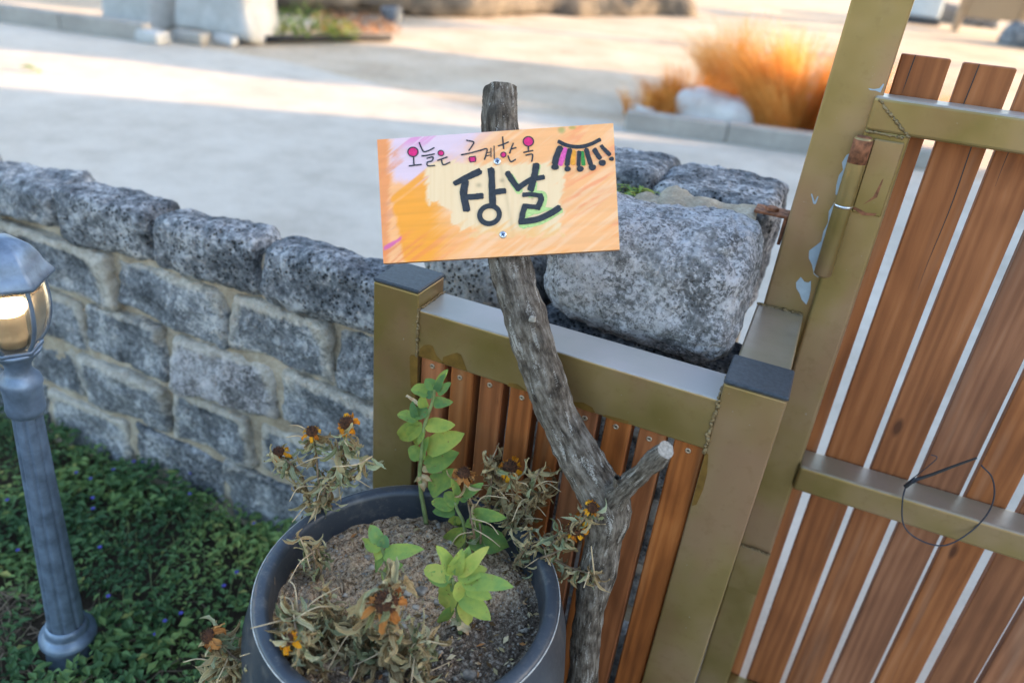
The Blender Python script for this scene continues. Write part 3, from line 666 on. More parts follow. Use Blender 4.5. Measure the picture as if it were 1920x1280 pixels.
V, F, _, _ = rock(.004, .0025, .004, 5, res=.0012, r=.002, amp=.0005, skew=.0003); wobj('knot', V + AY(1000, 597, .7605), F, 'cutwood', brn)

# ================================================================= PAINTED SIGN
DS = .9177
z2 = lambda x, y: (690 + x / 3.765, 160 + y / 3.765)
def onb(px, py, off=0.): return AD(px, py, DS) - CW * off
cTL, cTR, cBR, cBL = onb(707, 262), onb(1150, 231), onb(1162, 468), onb(719, 494)
sign = thing('painted_sign', 'orange hand painted wooden sign with black brush lettering screwed to the branch', 'sign', (cBL + cBR) / 2)
NU, NV = 330, 180
u = np.linspace(0, 1, NU); v = np.linspace(0, 1, NV); UU, VV = np.meshgrid(u, v, indexing='ij'); uf, vf = UU.ravel()[:, None], VV.ravel()[:, None]
front = cTL * (1 - uf) * (1 - vf) + cTR * uf * (1 - vf) + cBR * uf * vf + cBL * (1 - uf) * vf
# zoom coordinates of every grid point, for painting
pz = np.stack([65 * (1 - uf) * (1 - vf) + 1730 * uf * (1 - vf) + 1778 * uf * vf + 108 * (1 - uf) * vf, 385 * (1 - uf) * (1 - vf) + 265 * uf * (1 - vf) + 1160 * uf * vf + 1258 * (1 - uf) * vf], -1)[:, 0, :]
zx, zy = pz[:, 0], pz[:, 1]
def lin(r_, g_, b_): c = np.array([r_, g_, b_]) / 255; return np.where(c <= .04045, c / 12.92, ((c + .055) / 1.055) ** 2.4)
def strokes(ang, lx, ly, s): c, sn = math.cos(ang), math.sin(ang); return fbm(np.c_[(zx * c + zy * sn) / lx, (-zx * sn + zy * c) / ly, zx * 0 + s], s, 4, .6)
S1 = strokes(R(-38), 420, 22, 3); S2 = strokes(R(-30), 260, 40, 9); S3 = strokes(R(-5), 500, 30, 15); Wp = fbm(np.c_[zx / 60, zy / 60, zx * 0], 21, 4) * 34
colr = np.tile(lin(255, 186, 126), (len(zx), 1))
def lay(c, mk): 
    global colr
    colr = colr * (1 - mk[:, None]) + np.array(c) * mk[:, None]
lay(lin(255, 204, 160), sstep(-.2, .8, S1) * .7)
lay(lin(252, 152, 100), sstep(.15, .9, S2) * .7 * sstep(1300, 1500, zx))
lay(lin(255, 176, 100), sstep(0, .9, S2) * sstep(950, 1000, zy + Wp) * .7)
wz = zx + S1 * 50 + Wp
lay(lin(232, 204, 214), sstep(880, 560, wz + (zy - 450) * .9) * sstep(120, 190, zx + S1 * 20) * sstep(760, 640, zy + Wp * 1.2 - (zx - 200) * .35))
lay(lin(236, 150, 100), sstep(.1, .6, S1) * sstep(330, 200, wz) * .75)
lay(lin(228, 150, 195), sstep(.25, .75, S1) * sstep(760, 300, zx) * sstep(470, 380, zy) * .9)
lay(lin(240, 150, 90), sstep(165, 120, zx + S1 * 18) * .85)
og = sstep(640, 760, zy + S1 * 70 + (zx - 300) * .75) * sstep(150, 185, zx - (zy - 800) * .2 + S1 * 12) * sstep(640, 420, zx + S1 * 30)
lay(lin(253, 165, 38), og * .95)
lay(lin(248, 140, 70), sstep(.15, .6, S1) * sstep(1010, 1120, zy + S1 * 20) * sstep(900, 300, zx) * .6)
lay(lin(222, 105, 160), sstep(26, 8, np.abs((zy - 1120) + (zx - 165) * .62) + Wp * .25) * sstep(100, 120, zx) * sstep(245, 225, zx))
# bare wood in the middle
bx = np.maximum(np.abs(zx - 890 + S1 * 22 + Wp * .5) - 470, np.abs(zy - 800 + S1 * 22 + Wp * .6) - 245)
bx = np.maximum(bx, (560 - zx) * .62 + (zy - 880) * .78 - 20 + Wp * .8 + S1 * 25)
bm = sstep(22, -14, bx + Wp * .3)
grain = fbm(np.c_[zx / 13, zy / 420, zx * 0], 33, 4); wood = lin(250, 216, 172)[None] * (1 + grain[:, None] * np.array([.02, .035, .055])) * .98
for kx, ky, kr in ((782, 705, 20), (945, 672, 18), (1160, 800, 12)): wood = wood * (1 - .35 * np.exp(-(((zx - kx) / kr) ** 2 + ((zy - ky) / (kr * .8)) ** 2)))[:, None]
wood *= (1 - .13 * np.exp(-((zx - 960 - (zy - 700) * .18) / 16) ** 2))[:, None]
colr = colr * (1 - bm[:, None]) + wood * bm[:, None]
lay(lin(250, 190, 120), bm * sstep(965, 1060, zy + S1 * 45) * .9)
lay(lin(150, 165, 95), .7 * np.exp(-(((zx - 1365) / 26) ** 2 + ((zy - 315) / 24) ** 2) ** 2)); lay(lin(170, 165, 80), .7 * np.exp(-(((zx - 1440) / 26) ** 2 + ((zy - 298) / 13) ** 2) ** 2))
colr *= (1 + .04 * (1 - bm[:, None]) * S3[:, None])
I = np.arange(NU * NV).reshape(NU, NV); Ff = np.stack([I[:-1, :-1], I[:-1, 1:], I[1:, 1:], I[1:, :-1]], -1).reshape(-1, 4)
wobj('painted_face', front, Ff, 'board', sign, attrs={'paint': np.clip(colr * .98, 0, 1) ** 1.08})
C4 = np.array([cTL, cTR, cBR, cBL]); bkc = C4 + CW * .0125; fc = C4 + CW * .0003
Vb = np.vstack([fc, bkc]); Fb = [[0, 4, 5, 1], [1, 5, 6, 2], [2, 6, 7, 3], [3, 7, 4, 0], [4, 7, 6, 5]]
wobj('board', Vb, Fb, 'ply', sign, smooth=False)
def ribbon(pl, wid, seed=0, tap=(1, 1)):
    """brush stroke in zoom pixels as a flat ribbon with uneven edges and blunt ends"""
    P = catmull(np.array(pl, float), 10) if len(pl) > 2 else np.array(pl[0]) + np.linspace(0, 1, 16)[:, None] * (np.array(pl[1]) - np.array(pl[0]))
    P = P.astype(float); Tn = np.gradient(P, axis=0); Tn /= np.linalg.norm(Tn, axis=1)[:, None] + 1e-9; Nn = np.c_[-Tn[:, 1], Tn[:, 0]]
    rg = np.random.default_rng(seed); k = len(P); t = np.linspace(0, 1, k); ww = wid / 2 * (tap[0] * (1 - t) + tap[1] * t)
    jit = lambda: 1 + .05 * np.interp(t * 9, range(12), rg.normal(0, 1, 12))
    a, b = P + Nn * (ww * jit())[:, None], P - Nn * (ww * jit())[:, None]
    nE = 6; th = np.linspace(0, np.pi, nE + 2)[1:-1]
    e0 = [P[0] + Nn[0] * ww[0] * math.cos(q) - Tn[0] * ww[0] * .5 * math.sin(q) * rg.uniform(.6, 1.4) for q in th]
    e1 = [P[-1] - Nn[-1] * ww[-1] * math.cos(q) + Tn[-1] * ww[-1] * .5 * math.sin(q) * rg.uniform(.6, 1.4) for q in th]
    V = list(a) + list(b) + e0 + e1; F = [[j, j + 1, k + j + 1, k + j] for j in range(k - 1)]
    F.append([0] + [2 * k + j for j in range(nE)] + [k]); F.append([2 * k - 1] + [2 * k + nE + j for j in range(nE)] + [k - 1])
    return np.array(V), F
def disc2(c, rx, ry, seed=0, n=28):
    rg = np.random.default_rng(seed); a = np.linspace(0, 2 * np.pi, n, endpoint=False); w_ = 1 + .04 * np.sin(a * 3 + seed) + rg.normal(0, .012, n)
    return np.c_[c[0] + rx * w_ * np.cos(a), c[1] + ry * w_ * np.sin(a)], [list(range(n))]
def ring2(c, rx, ry, wid, seed=0, n=36):
    rg = np.random.default_rng(seed); a = np.linspace(0, 2 * np.pi, n, endpoint=False); o = 1 + .03 * np.sin(a * 2 + seed)
    A = np.c_[c[0] + (rx + wid / 2) * o * np.cos(a), c[1] + (ry + wid / 2) * o * np.sin(a)]; Bq = np.c_[c[0] + (rx - wid / 2) * o * np.cos(a), c[1] + (ry - wid / 2) * o * np.sin(a)]
    return np.vstack([A, Bq]), [[j, (j + 1) % n, n + (j + 1) % n, n + j] for j in range(n)]
LAY = [0]
def paint(name, shapes, mat, off=.0004):
    mb = MB()
    for i, (V, F) in enumerate(shapes):
        W = np.array([onb(*z2(*q), off + .00008 * i) for q in V]); mb.add(W, F)
    wobj(name, *mb.get(), mat, sign, smooth=False)
rb = ribbon
paint('green_edge', [rb([(1195, 565), (1175, 660)], 50, 1), rb([(1000, 640), (1070, 750)], 52, 2), rb([(1140, 770), (1240, 775), (1212, 880), (1120, 890), (1100, 1000)], 46, 3), rb([(1075, 985), (1210, 965), (1362, 880)], 44, 4), rb([(1120, 900), (1220, 880), (1300, 870)], 60, 6, (1, .2)), rb([(1170, 690), (1165, 760)], 50, 8)], 'limep', .0002)
paint('painted_letter', [rb([(612, 695), (690, 655), (790, 608)], 44, 11, (.8, 1.15)), rb([(690, 680), (675, 770), (697, 882)], 52, 12), rb([(700, 792), (808, 782)], 42, 13), rb([(868, 592), (875, 700), (880, 840)], 48, 14), rb([(885, 758), (968, 745)], 40, 15), ring2((858, 915), 70, 62, 36, 16)], 'ink', .0008)
paint('painted_letter', [rb([(985, 618), (1022, 680), (1065, 735)], 42, 21), rb([(1055, 735), (1110, 690), (1175, 655)], 40, 22), rb([(1188, 562), (1172, 650), (1148, 740)], 48, 23), rb([(1165, 662), (1240, 650)], 36, 24), rb([(1095, 775), (1160, 772), (1222, 782)], 32, 25), rb([(1212, 775), (1222, 810), (1195, 872)], 42, 26), rb([(1205, 862), (1150, 858), (1098, 852)], 34, 27), rb([(1108, 850), (1092, 905), (1080, 965)], 40, 28), rb([(1072, 965), (1190, 948), (1290, 905), (1352, 865)], 44, 29)], 'ink', .0008)
ws = 10.0
sm = {'a': [rb([(322, 508), (325, 560)], ws, 31), rb([(290, 571), (330, 566), (378, 561)], ws, 32), ring2((318, 472), 35, 34, 8, 33)],
      'b': [rb([(362, 405), (376, 440), (395, 470), (430, 462), (468, 442)], ws, 34), rb([(380, 500), (425, 495), (470, 486)], ws, 35), rb([(415, 517), (458, 508), (452, 535), (420, 545), (424, 570), (472, 568)], ws, 36)],
      'c': [ring2((515, 480), 21, 19, 6, 37), rb([(492, 532), (525, 520), (560, 508)], ws, 38), rb([(518, 525), (532, 562), (580, 545)], ws, 39)],
      'd': [rb([(695, 390), (745, 402), (735, 430), (712, 462)], ws, 41), rb([(658, 493), (730, 478), (802, 458)], ws, 42), rb([(716, 508), (758, 503)], 6, 43), rb([(716, 508), (722, 545)], 6, 44), rb([(758, 503), (760, 540)], 6, 45), rb([(722, 545), (760, 540)], 6, 46)],
      'e': [rb([(790, 463), (838, 450), (834, 490), (822, 525)], ws, 47), rb([(838, 478), (862, 474)], 7, 48), rb([(838, 500), (862, 495)], 7, 49), rb([(868, 445), (869, 508)], 7, 50), rb([(890, 430), (892, 520)], 7, 51)],
      'f': [rb([(950, 365), (958, 450)], ws, 52), rb([(920, 430), (955, 418), (992, 402)], ws, 53), ring2((956, 492), 19, 18, 6, 54), rb([(1026, 410), (1012, 445), (1000, 482)], ws, 55), rb([(1010, 452), (1045, 442)], ws, 56), rb([(988, 500), (1008, 541), (1042, 525)], ws, 57)],
      'g': [ring2((1132, 398), 35, 35, 8, 58), rb([(1132, 435), (1132, 470)], ws, 59), rb([(1098, 476), (1165, 462)], ws, 60), rb([(1113, 496), (1160, 490), (1156, 540)], ws, 61)]}
for k_, sh in sm.items(): paint('painted_letter', sh, 'ink', .0008)
for (c_, rx, ry, s_) in (((318, 472), 33, 32, 1), ((515, 480), 20, 18, 2), ((956, 492), 17, 16, 3), ((1132, 398), 33, 33, 4)): paint('magenta_dot', [disc2(c_, rx, ry, s_)], 'magenta', .0005)
paint('magenta_dot', [rb([(719, 525), (758, 521)], 34, 5)], 'magenta', .0005)
paint('painted_tassel', [rb([(1345, 398), (1400, 424), (1480, 436), (1560, 422), (1638, 385)], 34, 71, (.8, .8)), rb([(1358, 440), (1335, 490), (1318, 555)], 44, 72), rb([(1425, 455), (1412, 510), (1405, 562)], 36, 73), rb([(1490, 470), (1486, 565)], 28, 74), rb([(1540, 455), (1555, 505), (1572, 558)], 34, 75), rb([(1597, 455), (1615, 485), (1638, 518)], 36, 76, (1, .9)), rb([(1645, 428), (1675, 462), (1706, 492)], 32, 77, (.8, 1))] + [disc2(c_, r_, r_ * .85, i) for i, (c_, r_) in enumerate((((1320, 578), 27), ((1408, 592), 23), ((1497, 592), 25), ((1583, 582), 26), ((1653, 550), 26), ((1718, 522), 18)))], 'ink', .0008)
paint('painted_tassel', [rb([(1393, 450), (1375, 505), (1356, 560)], 36, 78)], 'pinkp', .0006)
paint('painted_tassel', [rb([(1450, 468), (1446, 556)], 36, 79)], 'orangep', .0006)
paint('painted_tassel', [rb([(1513, 470), (1522, 562)], 30, 80, (.7, 1))], 'greenp', .0006)
for (sx, sy, ro) in ((913, 538, .2), (953, 1055, .6)):
    c = onb(*z2(sx, sy)); Rm = np.stack([CR, CU, -CW], 1); V, F = lathe([(.0001, .0014), (.003, .0013), (.0046, .0006), (.0048, -.001)], 20)
    s_ = wobj('screw', V @ Rm.T + c, F, 'zinc', sign)
    mb = MB()
    for a in (ro, ro + math.pi / 2):
        V, F = bevbox(-.0026, .0026, -.0007, .0007, .0008, .0017, .0002); ca, sa = math.cos(a), math.sin(a); V = np.c_[V[:, 0] * ca - V[:, 1] * sa, V[:, 0] * sa + V[:, 1] * ca, V[:, 2] + (.00005 if a > ro else 0)]; mb.add(V @ Rm.T + c, F)
    V, F = mb.get(); wobj('screw_slot', V, F, 'screwdark', sign, smooth=False)

# ================================================================= POT
PC = np.array([-.330, .585]); PRIM = .190; PZ = .58; SOIL = .536
pot = thing('planter_pot', 'round slate grey glazed planter pot in front of the frame', 'plant pot', (*PC, 0))
prof = [(.0, .0), (.120, .0), (.132, .01), (.165, .10), (.196, .24), (.212, .37), (.214, .45), (.207, .52), (.196, .560), (.1925, .5735)]
wobj('body', *lathe([(r, z) for r, z in prof], 96, (*PC, 0)), 'pot', pot)
rim = [(.1925, .5735), (.1905, .5785), (.187, .5806), (.178, .5808), (.1735, .5785), (.1715, .572), (.171, .545), (.168, .50)]
wobj('rim', *lathe(rim, 96, (*PC, 0)), 'pot', pot)
a = np.linspace(0, 2 * np.pi, 97); Pe = np.c_[PC[0] + .1917 * np.cos(a), PC[1] + .1917 * np.sin(a), np.full(97, .5768)]
wobj('rim_highlight', *tube(Pe, .0007, 6, caps=False), 'potedge', pot)  # thin pale line that paints the highlight round the outer rim
nr, na = 70, 150
rr = np.sqrt(np.linspace(0, 1, nr)) * .1705; A, RR = np.meshgrid(np.linspace(0, 2 * np.pi, na, endpoint=False), rr); sx = PC[0] + RR.ravel() * np.cos(A.ravel()); sy = PC[1] + RR.ravel() * np.sin(A.ravel())
Q = np.c_[sx, sy, sx * 0]
def soil_h(x, y):
    Q = np.c_[np.atleast_1d(x), np.atleast_1d(y), np.atleast_1d(x) * 0.]; return SOIL + .002 * fbm(Q * 18, 5, 3) + .0055 * fbm(Q * 80, 8, 4, .65) - .004 * sstep(.14, .17, np.hypot(Q[:, 0] - PC[0], Q[:, 1] - PC[1]))
sz = soil_h(sx, sy); damp = sstep(-.02, .10, (sx - PC[0]) * .75 - (sy - PC[1]) * .55) * .9
Fs = [[i * na + j, i * na + (j + 1) % na, (i + 1) * na + (j + 1) % na, (i + 1) * na + j] for i in range(nr - 1) for j in range(na)]
wobj('soil', np.c_[sx, sy, sz], Fs, 'soil', pot, attrs={'damp': damp})
mb = MB()
for i in range(900):
    a_ = rng.uniform(0, 6.283); r_ = .168 * math.sqrt(rng.uniform()); x_, y_ = PC[0] + r_ * math.cos(a_), PC[1] + r_ * math.sin(a_); s_ = rng.choice([.0012, .002, .003, .0045, .0065], p=[.46, .34, .15, .04, .01])
    a2 = rng.uniform(0, 6.283); V = np.array([(1, 0, 0), (-1, 0, 0), (0, 1, 0), (0, -1, 0), (0, 0, 1), (0, 0, -1)], float) * rng.uniform(.6, 1.2, (6, 1)) * s_ * np.array([1.2, 1, .75])
    V = np.c_[V[:, 0] * math.cos(a2) - V[:, 1] * math.sin(a2), V[:, 0] * math.sin(a2) + V[:, 1] * math.cos(a2), V[:, 2]] + (x_, y_, soil_h(x_, y_)[0] + s_ * .3)
    mb.add(V, [[0, 2, 4], [2, 1, 4], [1, 3, 4], [3, 0, 4], [2, 0, 5], [1, 2, 5], [3, 1, 5], [0, 3, 5]])
pb = wobj('pebble_scatter', *mb.get(), 'pebble', pot, smooth=True); pb['kind'] = 'stuff'
mb = MB(); tl_ = []
for i in range(430):      # crumbled leaf litter on the soil
    a_ = rng.uniform(0, 6.283); r_ = .166 * math.sqrt(rng.uniform()); x_, y_ = PC[0] + r_ * math.cos(a_), PC[1] + r_ * math.sin(a_); L_ = rng.uniform(.004, .014); a2 = rng.uniform(0, 6.283); q_ = rng.uniform(.12, .5)
    d_ = np.array([math.cos(a2), math.sin(a2), rng.uniform(-.1, .35)]); n_ = np.array([-math.sin(a2), math.cos(a2), rng.uniform(-.4, .4)]); b_ = np.array([x_, y_, soil_h(x_, y_)[0] + .0025])
    mb.add([b_, b_ + d_ * L_ * .5 + n_ * L_ * q_ * .5 + (0, 0, .001), b_ + d_ * L_, b_ + d_ * L_ * .5 - n_ * L_ * q_ * .5], [[0, 1, 2], [0, 2, 3]]); tl_ += [rng.uniform(-.3, 1.3)] * 4
V, F = mb.get(); pl = wobj('leaf_crumbs', V, F, 'dead', pot, smooth=False, attrs={'ltone': np.array(tl_)}); pl['kind'] = 'stuff'
stones_px = [((685, 965), .010), ((668, 958), .006), ((790, 1110), .011), ((765, 1118), .007), ((745, 1150), .008), ((960, 1030), .009), ((950, 960), .009), ((575, 1130), .007), ((560, 1125), .006), ((880, 1268), .010), ((690, 1045), .006), ((640, 1005), .006), ((820, 1130), .006), ((605, 1075), .007), ((780, 1140), .007)]
for i, (q, s_) in enumerate(stones_px):
    c = AZ(*q, SOIL); s_ = s_ * .72; V, F, _, _ = rock(s_, s_ * .8, s_ * .6, 300 + i, res=s_ / 3, r=s_ * .5, amp=s_ * .15, skew=s_ * .12, fine=0); o = wobj('pebble', V + np.array([c[0], c[1], soil_h(c[0], c[1])[0] + s_ * .2]), F, 'pebble', pot)

# ================================================================= PLANTS IN THE POT
def leaf_mesh(L, W, fold=.3, curl=.4, wav=.0, twist=0., seed=0, ns=8, tone=None, pointed=1.0):
    """leaf along +Y, normal +Z, base at origin"""
    rg = np.random.default_rng(seed); V = []; tn = []
    nw = 4; s = np.linspace(0, 1, ns + 1); ang = 0.; y, z = 0., 0.; ph = rg.uniform(0, 6, 4)
    for i, t in enumerate(s):
        if i: ang = -curl * (t ** 1.3) * 1.6; y += math.cos(ang) * L / ns; z += math.sin(ang) * L / ns
        wd = W / 2 * (math.sin(math.pi * min(1, t ** .72 * .98 + .03)) ** (.8 * pointed)) + .0006
        tw = twist * t
        for j in range(nw + 1):
            q = (j / nw - .5) * 2
            lx = wd * q; lz = fold * abs(q) * wd + wav * W * math.sin(t * 9 + ph[0] + q * 2.2) * abs(q) + wav * W * .6 * math.sin(t * 17 + ph[1]) * q
            X, Zr = lx * math.cos(tw) - lz * math.sin(tw), lx * math.sin(tw) + lz * math.cos(tw)
            V.append((X + wav * W * .5 * math.sin(t * 6 + ph[2]), y - math.sin(ang) * Zr * 1., z + math.cos(ang) * Zr)); tn.append(.5 + (.2 if abs(q) < .2 else 0) + (.25 if abs(q) > .9 else 0) - .12 * (1 - t))
    F = []
    for i in range(ns):
        for j in range(nw): k = i * (nw + 1) + j; F.append([k, k + 1, k + nw + 2, k + nw + 1])
    return np.array(V), F, np.array(tn if tone is None else [tone + (x - .5) * .5 for x in tn])
def place(V, base, tip, nrm, roll=0.):
    d = np.array(tip) - np.array(base); L = np.linalg.norm(d); d /= L; n_ = np.array(nrm, float) - d * (np.array(nrm) @ d); n_ /= np.linalg.norm(n_) + 1e-9
    if roll: x0 = np.cross(d, n_); n_ = n_ * math.cos(roll) + x0 * math.sin(roll)
    x_ = np.cross(d, n_); return np.stack([x_, d, n_], 1), L
TOCAM = -CW
def sprout(name, label, stem, srad, leaves, zf, y0, mat, ybase=None, stemmat='stem', group=None):
    """stem and leaves given in zoom pixels; the sprout stands in its own upright plane through its base on the soil"""
    base = AZ(*zf(*stem[0]), SOIL); base[2] = soil_h(base[0], base[1])[0]
    yb = base[1]
    t = thing(name, label, 'plant', base, group)
    P = catmull([base] + [AY(*zf(*q), yb) for q in stem[1:]], 6)
    wobj('stem', *tube(P, np.linspace(srad, srad * .6, len(P)), 8), stemmat, t)
    for i, lf in enumerate(leaves):
        b, tp, wpx = lf[:3]; ton = lf[3] if len(lf) > 3 else .5; mt = lf[4] if len(lf) > 4 else mat
        rg = np.random.default_rng(int(b[0] * 7 + tp[1])); j = np.linalg.norm(P - AY(*zf(*b), yb), axis=1).argmin(); 
        side = rg.uniform(-.012, .006); pb_ = AY(*zf(*b), yb); pt_ = AY(*zf(*tp), yb + side); L = np.linalg.norm(pt_ - pb_)
        sc = np.linalg.norm(AY(*zf(b[0] + 1, b[1]), yb) - pb_)
        dead = mt in ('dead', 'deadgreen')
        V, F, tn = leaf_mesh(L * 1.06, wpx * sc * 1.0, pointed=.72, fold=rg.uniform(.12, .4), curl=rg.uniform(.1, .4) if not dead else rg.uniform(.5, 1.2), wav=.05 if not dead else .25, twist=rg.uniform(-.4, .4), seed=i + 5, tone=ton)
        M3, _ = place(V, pb_, pt_, TOCAM * 1.0 + np.array([0, 0, .45]) + rg.normal(0, .18, 3))
        wobj('leaf', V @ M3.T + pb_, F, mt, t, attrs={'ltone': tn})
    return t
zz4 = lambda x, y: (700 + x / 3.5545, 680 + y / 3.5545)
zz8 = lambda x, y: (640 + x / 2.909, 840 + y / 2.909)
zz3 = lambda x, y: (380 + x / 4, 680 + y / 4)
zz5 = lambda x, y: (380 + x / 4, 960 + y / 4)
sprout('tall_sprout', 'tall leafy green sprout at the back of the pot against the slats', [(355, 1060), (335, 960), (318, 860), (310, 720), (322, 620), (332, 480), (352, 380), (395, 260), (412, 150)], .0036,
       [((345, 420), (518, 408), 80, .55), ((355, 585), (562, 470), 118, .5), ((350, 690), (535, 610), 110, .45), ((375, 850), (565, 735), 125, .85), ((315, 395), (140, 535), 100, .6), ((310, 420), (250, 550), 110, .75), ((318, 640), (238, 555), 75, .6), ((325, 640), (352, 505), 50, .7), ((365, 310), (258, 358), 75, .5),
        ((370, 200), (258, 172), 80, .45), ((400, 210), (338, 200), 60, .25), ((410, 170), (350, 112), 66, .15), ((430, 205), (502, 138), 48, .5), ((425, 160), (468, 58), 42, .55), ((395, 265), (495, 262), 62, .5), ((335, 300), (330, 228), 56, .75), ((300, 380), (162, 330), 66, .3), ((290, 370), (250, 290), 48, .4), ((415, 190), (450, 110), 40, .35),
        ((312, 750), (268, 875), 45, .9, 'dead'), ((325, 745), (402, 885), 80, .95, 'dead'), ((325, 705), (440, 705), 36, .8, 'dead'), ((320, 300), (178, 150), 16, .8, 'dead')], zz4, 0, 'leaf')
sprout('green_sprout', 'bushy green sprout beneath the single brown flower head', [(600, 1230), (610, 1140), (600, 1060), (560, 980), (545, 930)], .0034,
       [((615, 1110), (418, 1275), 110, .6), ((600, 1100), (360, 1262), 54, 1.0), ((640, 1170), (885, 1200), 165, .45), ((640, 1010), (845, 1025), 76, .5), ((540, 960), (375, 922), 66, .7), ((545, 1000), (390, 975), 66, .5), ((560, 1020), (520, 1100), 66, .6), ((555, 1030), (575, 1105), 50, .7), ((560, 945), (472, 862), 74, .25), ((565, 920), (545, 800), 52, .4), ((600, 890), (700, 820), 54, .45), ((580, 920), (640, 850), 46, .4), ((540, 950), (510, 920), 50, .2), ((620, 1060), (720, 1090), 70, .6)], zz4, 0, 'leaf')
sprout('green_sprout', 'pale green star shaped sprout in the middle of the soil', [(650, 1010), (640, 930), (625, 820), (612, 740), (605, 710)], .0034,
       [((600, 700), (432, 655), 74, .7), ((595, 715), (470, 700), 66, .6), ((600, 680), (550, 555), 62, .5), ((615, 690), (640, 600), 66, .45), ((630, 690), (690, 562), 64, .6), ((640, 690), (770, 570), 62, .7), ((635, 700), (765, 660), 80, .5), ((660, 725), (895, 738), 78, .65), ((630, 730), (735, 850), 100, .55), ((605, 740), (555, 915), 105, .7), ((650, 800), (805, 925), 82, .8), ((655, 830), (700, 970), 58, .85), ((600, 860), (528, 990), 50, .8), ((680, 760), (812, 812), 62, .65), ((590, 735), (542, 800), 62, .45), ((600, 715), (575, 690), 46, .3), ((610, 720), (620, 755), 44, .2),
        ((640, 960), (590, 1010), 40, .9, 'dead'), ((645, 950), (700, 1010), 40, .95, 'dead'), ((635, 930), (600, 960), 36, .9, 'dead')], zz8, 0, 'leafpale')
sprout('green_sprout', 'small pale green sprout at the left of the soil', [(280, 770), (265, 690), (245, 620), (225, 560), (215, 520)], .0028,
       [((220, 540), (88, 508), 56, .75), ((215, 520), (158, 425), 56, .45), ((240, 575), (412, 552), 66, .7), ((235, 600), (130, 672), 48, .65), ((250, 640), (275, 745), 66, .6), ((265, 660), (325, 640), 40, .8), ((225, 540), (240, 480), 48, .35), ((235, 570), (300, 600), 50, .5), ((220, 560), (175, 600), 44, .75), ((265, 720), (215, 760), 50, .5, 'deadgreen'), ((340, 560), (345, 530), 22, .7)], zz8, 0, 'leafpale')
# pool of withered leaf shapes shared between the dead plants
POOL = []
for i in range(16):
    rg = np.random.default_rng(500 + i); L = 1.0
    V, F, tn = leaf_mesh(1., rg.uniform(.10, .23), fold=rg.uniform(.5, 1.6), curl=rg.uniform(.5, 1.7) * rg.choice([1, 1, -1]), wav=rg.uniform(.15, .4), twist=rg.uniform(-2.4, 2.4), seed=i, ns=9)
    V = V + .03 * np.c_[fbm(V * 5 + i, i, 2), fbm(V * 5 + i + 9, i, 2), fbm(V * 5 + i + 20, i, 2)]
    POOL.append({mt: mesh('withered_leaf', V, F, mt, attrs={'ltone': tn}) for mt in ('dead', 'deadgreen')})
def flower(parent, c, up, r, kind, seed, petals=9):
    rg = np.random.default_rng(seed); up = np.array(up, float); up /= np.linalg.norm(up); ref = np.array([.3, .2, .9]) if abs(up[2]) < .8 else np.array([1, .1, 0]); x_ = np.cross(up, ref); x_ /= np.linalg.norm(x_); y_ = np.cross(up, x_); M3 = np.stack([x_, y_, up], 1)
    h = bpy.data.objects.new('flower_head', None)
    mb = MB(); pr = [(r * 1.0, -.1 * r), (r * 1.05, .15 * r), (r * .92, .55 * r), (r * .6, .85 * r), (r * .25, 1.0 * r), (.0, 1.02 * r)]
    V, F = lathe(pr, 14); mb.add(V, F)
    for k in range(70):
        t = math.sqrt((k + .5) / 70); an = k * 2.39996; zz = r * (1.0 - .8 * t ** 2.2); b0 = np.array([t * r * math.cos(an), t * r * math.sin(an), zz]); dr = np.array([t * math.cos(an) * .9, t * math.sin(an) * .9, 1.1 - .6 * t]) + rg.normal(0, .15, 3); dr /= np.linalg.norm(dr)
        V, F = tube([b0, b0 + dr * r * rg.uniform(.25, .5)], [r * .07, r * .03], 4); mb.add(V, F)
    V, F = mb.get(); c = np.array(c); me = mesh('flower_head', V @ M3.T, F, 'cone'); h = link('flower_head', me, parent, c - np.array(parent['wloc']))
    for k in range(petals):
        an = k * 6.283 / petals + rg.uniform(-.3, .3); L = r * rg.uniform(1.0, 2.0); V, F, tn = leaf_mesh(L, r * rg.uniform(.5, .85), fold=rg.uniform(.2, .8), curl=rg.uniform(.6, 1.5), wav=.2, twist=rg.uniform(-.8, .8), seed=seed + k, ns=6)
        d_ = np.array([math.cos(an), math.sin(an), rg.uniform(-.5, .35)]); M2, _ = place(V, (0, 0, 0), d_, (0, 0, 1)); base = np.array([math.cos(an) * r * .85, math.sin(an) * r * .85, -.05 * r])
        W = (V @ M2.T + base) @ M3.T; cc = (W.min(0) + W.max(0)) / 2; me = mesh('petal', W - cc, F, kind, attrs={'ltone': tn}); link('petal', me, h, cc)
    return h
